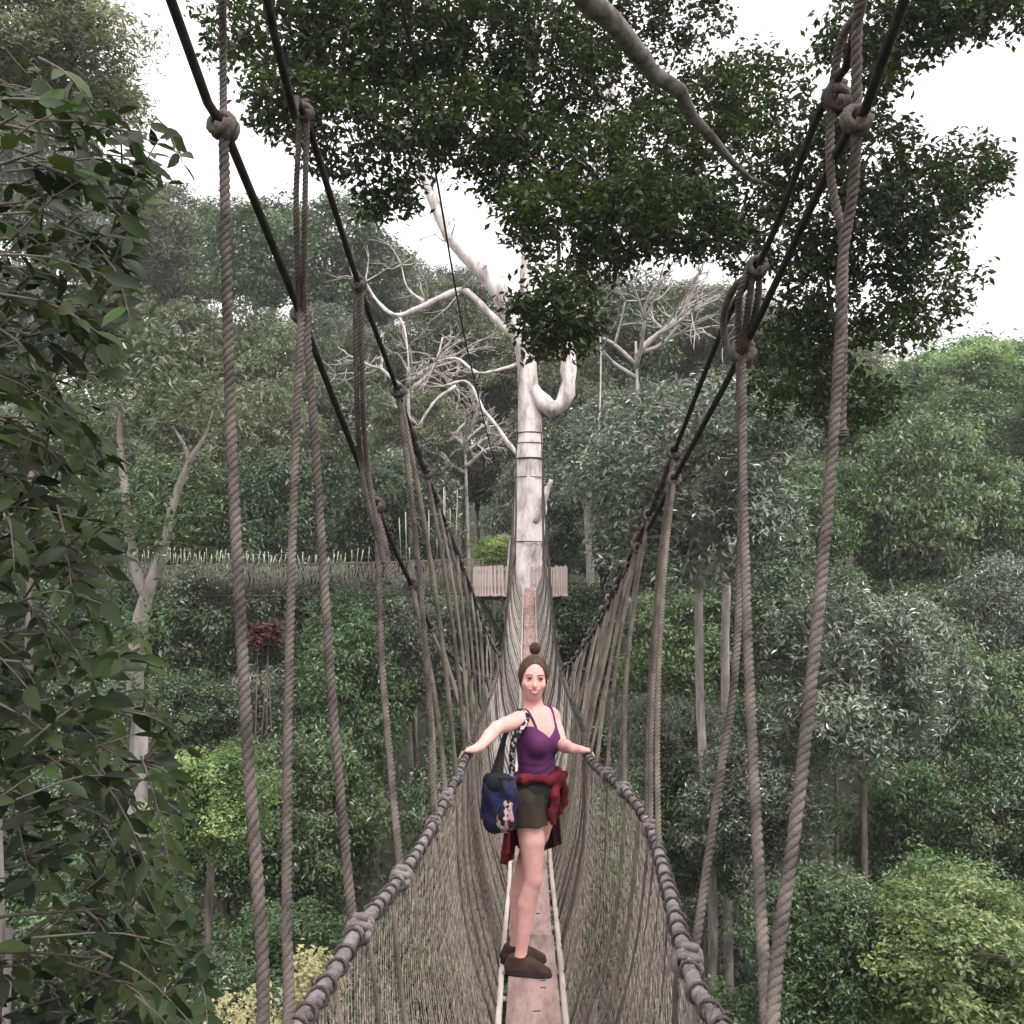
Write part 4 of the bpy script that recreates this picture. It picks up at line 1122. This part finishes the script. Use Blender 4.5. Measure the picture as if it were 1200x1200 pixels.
# shoulders, neck, arms
B_.chain([rsh - rt_ * .05 + [0, 0, .012], rsh], [.045, .047], .03); B_.chain([lsh + rt_ * .05 + [0, 0, .012], lsh], [.05, .052], .03)
B_.cone(nb + [0, 0, -.02], hc + hu * -.06 - hd * .02, .058, .048, .03)
B_.ell(nb + [0, 0, -.03], (.125, .06, .05), rt_, f, .04)
def hand(F_, sh, el, wr, target, s_):
    F_.chain([sh, sh * .45 + el * .55, el], [.047, .042, .036], .008)
    F_.chain([el, el * .6 + wr * .4, wr], [.036, .037, .025], .008)
    tn = unit(railpt(s_, target[1] + .05) - railpt(s_, target[1] - .05))
    inn = unit(target - wr); up = unit(np.array([0, 0, 1.0]) - tn * tn[2]); out = np.cross(tn, up)
    if out @ inn < 0: out = -out                         # from the wrist across the rope
    pal = target + up * .036 - out * .008
    F_.cone(wr, pal - out * .03, .024, .024, .015)
    for i in range(4):                                   # fingers curl over the rope
        b0 = pal + tn * (i - 1.5) * .0195; ln = (.9, 1.0, .95, .8)[i]; r_ = (.0092, .0095, .0092, .0082)[i]
        F_.cone(pal - out * .03 + tn * (i - 1.5) * .013, b0 + out * .012, .014, .0108, .010)
        k1 = b0 + out * .026 * ln - up * .012; k2 = target + tn * (i - 1.5) * .0195 + out * .034 * ln - up * .012; k3 = k2 - out * .018 - up * .022
        F_.chain([b0 + out * .012, k1, k2, k3], [.0105, r_, r_ * .95, r_ * .85], .004)
    th = pal - out * .03 + tn * .030
    F_.chain([th, target + tn * .045 - out * .036 - up * .004, target + tn * .042 - out * .020 - up * .030], [.013, .011, .0092], .006)
    return pal
rw = rhand + np.array([.070, .035, .045]); lw = lhand + np.array([-.085, .02, .040])
hand(B_, rsh, rel, rw, rhand, -1); hand(B_, lsh, lel, lw, lhand, 1)
# head and face
B_.ell(hc + hu * .022 - hd * .012, (.074, .094, .098), hs_, hd, .02)
B_.ell(hc - hu * .035 + hd * .018, (.058, .066, .080), hs_, hd, .025)
B_.ell(hc - hu * .088 + hd * .052, (.026, .022, .020), hs_, hd, .025)
for s_ in (1, -1):
    B_.ell(hc - hu * .022 + hd * .058 + hs_ * s_ * .040, (.024, .022, .020), hs_, hd, .02)      # cheeks
    B_.ell(hc + hu * .012 + hd * .090 + hs_ * s_ * .031, (.018, .014, .012), hs_, hd, .010, cut=True)
    B_.ell(hc + hu * .028 + hd * .079 + hs_ * s_ * .031, (.022, .010, .006), hs_, hd, .012)
    B_.ell(hc - hu * .006 - hd * .006 + hs_ * s_ * .076, (.010, .020, .032), hs_, hd, .008)      # ears
B_.chain([hc + hu * .014 + hd * .082, hc - hu * .020 + hd * .098, hc - hu * .026 + hd * .104], [.008, .010, .0115], .010)
B_.ell(hc - hu * .027 + hd * .094, (.017, .010, .008), hs_, hd, .008)
B_.ell(hc - hu * .056 + hd * .080, (.030, .016, .016), hs_, hd, .018)
B_.smooth(4)
body = wmk('body', B_.mesh(), M_SKIN)
for s_ in (1, -1):
    e = hc + hu * .012 + hd * .0765 + hs_ * s_ * .031
    F1 = Field(e - .03, e + .03, .0015); F1.ell(e, (.0125, .010, .0072), hs_, hd, .002)
    ey = wmk('eye', F1.mesh(), M_WHITE)
    F2 = Field(e - .03, e + .03, .0012); F2.ell(e + hd * .0062, (.0068, .0050, .0068), hs_, hd, .002); wmk('iris', F2.mesh(), M_EYE, ey)
    wmk('eyelash', tube(spline([e + hs_ * -.014 + hd * .006 + hu * .002, e + hd * .011 + hu * .0078, e + hs_ * .014 + hd * .006 + hu * .002], 8), .0022, 5), M_HAIR, ey)
    wmk('eyebrow', tube(spline([e + hs_ * -.020 + hd * .012 + hu * .020, e + hd * .017 + hu * .024, e + hs_ * .020 + hd * .008 + hu * .019], 8), [.002, .0035, .002], 6), M_HAIR)
mp_ = hc - hu * .052 + hd * .1015
wmk('lips', join([tube(spline([mp_ + hs_ * -.033 - hd * .014 + hu * .009, mp_ + hu * .0035 + hd * .002, mp_ + hs_ * .033 - hd * .014 + hu * .009], 12), [.002, .0042, .002], 6),
                  tube(spline([mp_ + hs_ * -.033 - hd * .014 + hu * .009, mp_ - hu * .0125, mp_ + hs_ * .033 - hd * .014 + hu * .009], 12), [.002, .0055, .002], 6)]), M_LIP)
wmk('teeth', tube(spline([mp_ + hs_ * -.022 - hd * .009 + hu * .002, mp_ - hu * .004 - hd * .001, mp_ + hs_ * .022 - hd * .009 + hu * .002], 10), [.002, .0058, .002], 6), M_TEETH)
# hair drawn back
H_ = Field(hc - .2, hc + .2, .0045)
H_.ell(hc + hu * .028 - hd * .018, (.083, .100, .104), hs_, hd, .02)
H_.cone(hc - hu * .005 - hd * .03, hc - hu * .07 - hd * .055, .074, .05, .03)
H_.ell(hc + hu * .012 - hd * .125, (.038, .034, .036), hs_, hd, .02)
H_.cone(hc + hu * .0 - hd * .13, hc - hu * .12 - hd * .10, .024, .012, .015)
H_.ell(hc - hu * .030 + hd * .085, (.070, .110, .125), hs_, hd, .012, cut=True)
H_.D += (.0016 * np.sin(H_.grid()[0] * 420 + H_.grid()[2] * 90)).astype(np.float32)
wmk('hair', H_.mesh(), M_HAIR)
wisp = []
for _ in range(46):
    a = rng.uniform(0, 6.28); b0 = hc + hu * rng.uniform(-.02, .11) - hd * rng.uniform(-.03, .06) + hs_ * rng.choice([-1, 1]) * rng.uniform(.05, .08)
    wisp.append(tube(spline([b0, b0 + rng.normal(0, .012, 3) + hu * .004, b0 + rng.normal(0, .02, 3) - hu * .03], 5), [.0014, .0005], 3))
o = wmk('loose_hair', join(wisp), M_HAIR); o['kind'] = 'stuff'
# tank top: the torso grown by a few millimetres and trimmed at the neckline and hem
T_ = Field(LO, HI, .0052); torso(T_, .0075)
T_.ell(nb + [0, 0, -.05], (.10, .055, .05), rt_, f, .03, .004)
X, Y, Z = T_.grid()
u = (X - chest[0]) * rt_[0] + (Y - chest[1]) * rt_[1]; w_ = (X - chest[0]) * f[0] + (Y - chest[1]) * f[1]
neck = np.where(w_ > 0, chest[2] + .025 + np.minimum(np.abs(u) * .75, .070), chest[2] + .03 + 0 * u)
T_.D = np.maximum(T_.D, Z - neck); T_.D = np.maximum(T_.D, (pel[2] + .035) - Z)
T_.D += (.0018 * np.sin(Z * 150 + 3 * np.sin(u * 22)) * np.clip((chest[2] - .05 - Z) * 8, 0, 1)).astype(np.float32)
top = wmk('tank_top', T_.mesh(), M_TOP)
for s_ in (1, -1):
    a = chest + rt_ * s_ * .078 + f * .074 + [0, 0, .085]; b = nb + rt_ * s_ * .095 + [0, 0, .020]; c = chest + rt_ * s_ * .075 - f * .085 + [0, 0, .03]
    wmk('strap', tube(spline([a - [0, 0, .03], a + [0, 0, .0], b + f * .045 + [0, 0, -.008], b, b - f * .05 + [0, 0, -.02], c], 20), .0070, 6), M_TOP, top)
# shorts
S_ = Field(LO, HI, .0052)
S_.ell(pel + [0, 0, .0], (.140, .104, .115), rt_, f, .05, .010)
S_.ell(pel - f * .045 + rt_ * .07 + [0, 0, -.05], (.085, .085, .09), rt_, f, .04, .008); S_.ell(pel - f * .045 - rt_ * .07 + [0, 0, -.05], (.085, .085, .09), rt_, f, .04, .008)
for h_, k_ in ((rhip, rkn), (lhip, lkn)):
    S_.cone(h_, h_ * .5 + k_ * .5 + f * .012, .086, .086, .03, .010)
X, Y, Z = S_.grid()
hem = pel[2] - .165
S_.D = np.maximum(S_.D, hem - Z); S_.D = np.maximum(S_.D, Z - (pel[2] + .06))
S_.D += (.0025 * np.sin(X * 60 + Y * 45 + Z * 18)).astype(np.float32)
sh_ = wmk('shorts', S_.mesh(), M_SHORTS)
W_F = Field(LO, HI, .0052); W_F.ell(pel + [0, 0, .0], (.140, .104, .115), rt_, f, .05, .0135); X, Y, Z = W_F.grid()
W_F.D = np.maximum(np.maximum(W_F.D, (pel[2] - .03) - Z), Z - (pel[2] + .062)); wmk('waistband', W_F.mesh(), M_WAIST, sh_)
# jacket tied by its sleeves: rolled band, knot, two sleeves, and the body hanging behind
J_ = Field(LO, HI, .0055)
ang = np.linspace(0, 2 * math.pi, 25)
ring = [pel + rt_ * .138 * math.cos(a) + f * .108 * math.sin(a) + [0, 0, .072 + .010 * math.sin(3 * a) + .012 * math.sin(a)] for a in ang]
J_.chain(ring, [.022 + .005 * math.sin(5 * a) for a in ang], .015)
kn = pel + f * .122 - rt_ * .045 + [0, 0, .075]
J_.ell(kn, (.042, .036, .038), rt_, f, .015); J_.ell(kn - rt_ * .035 + [0, 0, .012], (.03, .026, .026), rt_, f, .012)
J_.chain([kn + rt_ * .0, kn + rt_ * .045 + f * .010 + [0, 0, -.08], kn + rt_ * .05 + f * .0 + [0, 0, -.17], kn + rt_ * .045 - f * .005 + [0, 0, -.225]], [.024, .025, .025, .018], .015)
J_.chain([kn - rt_ * .02, kn - rt_ * .045 + [0, 0, -.07], kn - rt_ * .050 - f * .02 + [0, 0, -.14], kn - rt_ * .045 - f * .03 + [0, 0, -.19]], [.024, .026, .026, .018], .015)
X, Y, Z = J_.grid()
J_.D += (.0035 * np.sin(Z * 38 + X * 60 + 2 * np.sin(Y * 30)) + .002 * np.sin(Z * 70 - X * 90)).astype(np.float32)
jk = wmk('tied_jacket', J_.mesh(), M_RED)
def drape(a0, a1, lo_fn, m, name, seed):
    na, nz = 46, 26; Vd = []
    for i in range(na):
        t = i / (na - 1); a = a0 + (a1 - a0) * t
        for j in range(nz):
            v = j / (nz - 1); ln = lo_fn(t)
            fold = .014 * math.sin(t * 21 + seed) * v + .006 * math.sin(t * 43 + v * 5)
            rr = 1 + .34 * v
            Vd.append(pel + rt_ * (.150 * rr + fold) * math.cos(a) + f * (.125 * rr + fold) * math.sin(a) + [0, 0, .07 - ln * v])
    Vd = np.array(Vd); n_ = len(Vd)
    c = pel.copy(); inn = Vd - c; inn[:, 2] = 0; Vi = Vd - unit(inn) * .009
    Fd = []
    for i in range(na - 1):
        for j in range(nz - 1):
            a = i * nz + j; q = [a, a + 1, a + nz + 1, a + nz]
            Fd.append(q); Fd.append([x + n_ for x in q[::-1]])
    edge = [i * nz + nz - 1 for i in range(na)]
    for x, y in zip(edge[:-1], edge[1:]): Fd.append([x, y, y + n_, x + n_])
    for col in (0, na - 1):
        for j in range(nz - 1):
            x = col * nz + j; Fd.append([x, x + 1, x + 1 + n_, x + n_])
    return wmk(name, (np.vstack([Vd, Vi]), np.array(Fd)), m, jk)
# angles: 0 = her right hip, 90 = front, 180 = left hip, 270 = back
drape(math.radians(262), math.radians(352), lambda t: .40 + .08 * math.sin(math.pi * min(1, t * 1.15)) ** 1.2 - .10 * max(0, t - .75) * 4 * .3, M_RED, 'jacket_panel', 0)
drape(math.radians(178), math.radians(266), lambda t: .40 + .05 * math.sin(math.pi * (t * .9)) , M_REDDARK, 'jacket_lining', 2)
# shoes
for nm, a_, z_ in (('shoe', rank, za), ('shoe', lank, zb)):
    fd = unit(np.array([.97, -.22, 0])) if a_ is rank else unit(np.array([.93, .10, 0])); sd2 = np.array([fd[1], -fd[0], 0]); g = np.array([a_[0], a_[1], z_ + .008])
    G_ = Field(g - [.16, .16, .03], g + [.30, .18, .18], .0045)
    heel = g - fd * .045; toe = g + fd * .155
    G_.ell(g + fd * .0 + [0, 0, .040], (.085, .042, .045), fd, sd2, .02); G_.cone(heel + [0, 0, .045], heel + [0, 0, .085] + fd * .02, .040, .044, .02)
    G_.ell(g + fd * .092 + [0, 0, .030], (.078, .042, .033), fd, sd2, .025); G_.cone(g + fd * .02 + [0, 0, .08], g + fd * .09 + [0, 0, .045], .036, .035, .02)
    X, Y, Z = G_.grid()
    G_.D = np.maximum(G_.D, (g[2] + .016) - Z); G_.D = np.maximum(G_.D, Z - (g[2] + .102))
    so = wmk('shoe', G_.mesh(), M_SHOE)
    G2 = Field(g - [.16, .16, .03], g + [.30, .18, .18], .0045)
    G2.ell(g + fd * -.005 + [0, 0, .012], (.082, .043, .03), fd, sd2, .02); G2.ell(g + fd * .092 + [0, 0, .012], (.083, .045, .03), fd, sd2, .03)
    G2.D = np.maximum(np.maximum(G2.D, g[2] - Z), Z - (g[2] + .024))
    wmk('sole', G2.mesh(), M_SOLE, so)
    for q in range(4):
        c = g + fd * (.035 + q * .020) + [0, 0, .108 - q * .013]
        wmk('lace', tube(spline([c - sd2 * .022 - [0, 0, .006], c, c + sd2 * .022 - [0, 0, .006]], 6), .0035, 5), M_SOLE, so)

# ------------------------------------------------------------------ her shoulder bag
bc = Q(586, 938, -.20)
bag = thing('shoulder_bag', bc - [0, 0, .16], 'blue and purple cloth shoulder bag with a patterned strap on the hip of the person', 'bag')
BG = np.array(bc - [0, 0, .16])
def gmk(name, VF, m, parent=None, **k): return mk(name, (np.asarray(VF[0]) - BG, VF[1]), m, parent or bag, **k)
def cloth(name, cols, scale, vor=True):
    m, t, b = nodes(name); b.inputs['Roughness'].default_value = .9; b.inputs['Specular IOR Level'].default_value = .2
    tc = t.nodes.new('ShaderNodeTexCoord'); vt = t.nodes.new('ShaderNodeTexVoronoi' if vor else 'ShaderNodeTexNoise'); vt.inputs['Scale'].default_value = scale
    t.links.new(tc.outputs['Object'], vt.inputs['Vector'])
    rp = t.nodes.new('ShaderNodeValToRGB'); rp.color_ramp.interpolation = 'CONSTANT'
    while len(rp.color_ramp.elements) < len(cols): rp.color_ramp.elements.new(.5)
    for i, c in enumerate(cols): rp.color_ramp.elements[i].position = i / len(cols); rp.color_ramp.elements[i].color = (*c, 1)
    if vor:
        sp = t.nodes.new('ShaderNodeSeparateColor'); t.links.new(vt.outputs['Color'], sp.inputs[0]); t.links.new(sp.outputs[0], rp.inputs['Fac'])
    else: t.links.new(vt.outputs['Fac'], rp.inputs['Fac'])
    t.links.new(rp.outputs[0], b.inputs['Base Color'])
    return m
M_BAG = cloth('bag_cloth', [(.010, .011, .032), (.016, .020, .070), (.020, .010, .034), (.034, .034, .066), (.009, .009, .022)], 22)
M_BAGSIDE = cloth('bag_side_cloth', [(.10, .010, .03), (.05, .008, .035), (.12, .018, .03)], 26)
M_STRAPP = cloth('strap_pattern', [(.008, .008, .01), (.012, .012, .016), (.42, .40, .40), (.01, .01, .012), (.2, .19, .2)], 85)
M_POUCH = cloth('pouch_pattern', [(.020, .012, .018), (.30, .17, .19), (.035, .015, .025), (.45, .36, .36), (.02, .01, .015)], 48)
bx_, by_ = unit(np.array([.80, -.60, 0])), unit(np.array([.60, .80, 0]))
G_ = Field(bc - .25, bc + .25, .005)
for ix in (-1, 1):
    for iz in (-1, 1):
        G_.cone(bc + bx_ * .050 * ix - by_ * .0 + [0, 0, .115 * iz + .01 * ix], bc + bx_ * .050 * ix + [0, 0, -.115 * iz * .2], .050, .056, .03)
G_.ell(bc + [0, 0, -.03], (.10, .062, .14), bx_, by_, .03)
X, Y, Z = G_.grid(); G_.D += (.004 * np.sin(X * 50 + Z * 35)).astype(np.float32); G_.D = np.maximum(G_.D, Z - bc[2] - .135)
gmk('bag_body', G_.mesh(), M_BAG)
G_ = Field(bc - .25, bc + .25, .005); G_.ell(bc + [0, 0, .085], (.098, .064, .062), bx_, by_, .02); gmk('flap', G_.mesh(), M_WAIST)
G_ = Field(bc - .25, bc + .25, .005); G_.cone(bc - bx_ * .092 + [0, 0, .09], bc - bx_ * .098 + [0, 0, -.09], .022, .032, .02); gmk('side_panel', G_.mesh(), M_BAGSIDE)
G_ = Field(bc - .25, bc + .25, .005); pc = Q(592, 962, -.27); G_.ell(pc, (.055, .036, .062), bx_, by_, .02); G_.cone(pc + [0, 0, .03], pc + [0, 0, .09] + bx_ * .02, .034, .026, .02); gmk('pouch', G_.mesh(), M_POUCH)
shp = rsh + [0, 0, .056] - rt_ * .035
def ribbon(pts, w, m, name, wd):
    p = spline(pts, 36); wd = unit(np.asarray(wd)); t, N_, B2 = frames(p)
    w = np.interp(np.linspace(0, 1, 36), np.linspace(0, 1, len(w)), w)[:, None]; nn = unit(np.cross(t, wd))
    ring = [p + wd * w + nn * .002, p - wd * w + nn * .002, p - wd * w - nn * .002, p + wd * w - nn * .002]
    V = np.stack(ring, 1).reshape(-1, 3); i = np.arange(35)[:, None] * 4; j = np.arange(4)[None]
    F = np.stack([i + j, i + (j + 1) % 4, i + 4 + (j + 1) % 4, i + 4 + j], -1).reshape(-1, 4)
    return gmk(name, (V, F), m, smooth=False)
ribbon([shp - f * .05 + [0, 0, -.06], shp + [0, 0, .004], shp + f * .06 + rt_ * .02 + [0, 0, -.045], Q(602, 868, -.20), Q(600, 905, -.22), Q(597, 950, -.245)], [.014, .016, .018, .019, .019, .017], M_STRAPP, 'patterned_strap', bx_)
ribbon([shp + rt_ * .01 + [0, 0, .006], shp + rt_ * .045 - f * .01 + [0, 0, -.05], Q(592, 862, -.15), Q(586, 888, -.17), Q(581, 916, -.2)], [.012, .014, .016, .03, .05], M_WAIST, 'black_strap', bx_)

# ------------------------------------------------------------------ a second, smaller walker farther along, seen only by the top of the head
Y1 = 14.0; z1 = float(deck(Y1)) + .006; cx = float(P(627, 760, Y1)[0])
K0 = np.array([cx, Y1, z1])
kid = thing('person', K0, 'small dark-haired person farther along the bridge, hidden but for the top of the head', 'person')
def kmk(name, VF, m, **k): return mk(name, (np.asarray(VF[0]) - K0, VF[1]), m, kid, **k)
lo_, hi_ = K0 + [-.32, -.3, -.02], K0 + [.32, .3, 1.36]
def kid_torso(F_, g=0.0):
    F_.ell(K0 + [0, 0, .80], (.105, .075, .15), k=.02, grow=g); F_.ell(K0 + [0, 0, .92], (.11, .065, .08), k=.03, grow=g); F_.ell(K0 + [0, 0, .64], (.105, .08, .09), k=.04, grow=g)
A_ = Field(lo_, hi_, .008); kid_torso(A_)
for s_ in (-1, 1):
    A_.chain([K0 + [s_ * .055, 0, .60], K0 + [s_ * .057, -.01, .33], K0 + [s_ * .055, .01, .07]], [.062, .042, .028], .01)
    A_.chain([K0 + [s_ * .055, .01, .05], K0 + [s_ * .06, .11, .03]], [.028, .024], .01)
    A_.chain([K0 + [s_ * .115, 0, .955], K0 + [s_ * .155, .02, .77], K0 + [s_ * .15, .10, .60]], [.036, .030, .020], .01)
    hb = K0 + [s_ * .15, .115, .575]; A_.ell(hb, (.014, .024, .030), k=.008)
    for q in range(4): A_.chain([hb + [0, -.012 + q * .009, -.02], hb + [0, -.008 + q * .010, -.045], hb + [-s_ * .008, -.004 + q * .010, -.060]], [.0075, .007, .006], .002)
    A_.chain([hb + [0, .018, .008], hb + [0, .034, -.012], hb + [0, .036, -.028]], [.008, .0075, .006], .003)
A_.cone(K0 + [0, 0, .96], K0 + [0, .01, 1.08], .040, .038, .02); A_.ell(K0 + [0, .012, 1.155], (.068, .082, .092), k=.02); A_.ell(K0 + [0, .09, 1.14], (.010, .014, .012), k=.01)
kmk('body', A_.mesh(), M_SKIN)
A_ = Field(lo_, hi_, .008); kid_torso(A_, .009)
for s_ in (-1, 1): A_.cone(K0 + [s_ * .115, 0, .955], K0 + [s_ * .142, .01, .85], .045, .042, .02)
X, Y, Z = A_.grid(); A_.D = np.maximum(np.maximum(A_.D, Z - (z1 + 1.0)), (z1 + .62) - Z); kmk('shirt', A_.mesh(), M_SHORTS)
A_ = Field(lo_, hi_, .008); A_.ell(K0 + [0, 0, .64], (.105, .08, .09), k=.04, grow=.012)
for s_ in (-1, 1): A_.cone(K0 + [s_ * .055, 0, .60], K0 + [s_ * .057, -.005, .40], .070, .062, .02)
X, Y, Z = A_.grid(); A_.D = np.maximum(np.maximum(A_.D, Z - (z1 + .66)), (z1 + .40) - Z); kmk('trousers', A_.mesh(), M_WAIST)
A_ = Field(lo_, hi_, .007); A_.ell(K0 + [0, -.004, 1.175], (.080, .092, .092), k=.02); A_.ell(K0 + [0, .075, 1.125], (.06, .07, .085), k=.01, cut=True); kmk('hair', A_.mesh(), M_HAIR)
HAZE = 0.0007
# ------------------------------------------------------------------ humid air
m = bpy.data.materials.new('humid_air'); m.use_nodes = True
t = m.node_tree; t.nodes.remove(t.nodes['Principled BSDF'])
v = t.nodes.new('ShaderNodeVolumePrincipled'); v.inputs['Density'].default_value = HAZE; v.inputs['Color'].default_value = (.93, .95, .95, 1); v.inputs['Anisotropy'].default_value = .2
t.links.new(v.outputs[0], t.nodes['Material Output'].inputs['Volume'])
zmin = float(hill(GX, GY).min()) - 1
hz = mk('haze', box(0, 0, (zmin + 45) / 2, 1900, 1900, 45 - zmin), m, smooth=False)
hz['kind'] = 'stuff'; hz['label'] = 'thin humid haze hanging over the forest valley'; hz['category'] = 'haze'
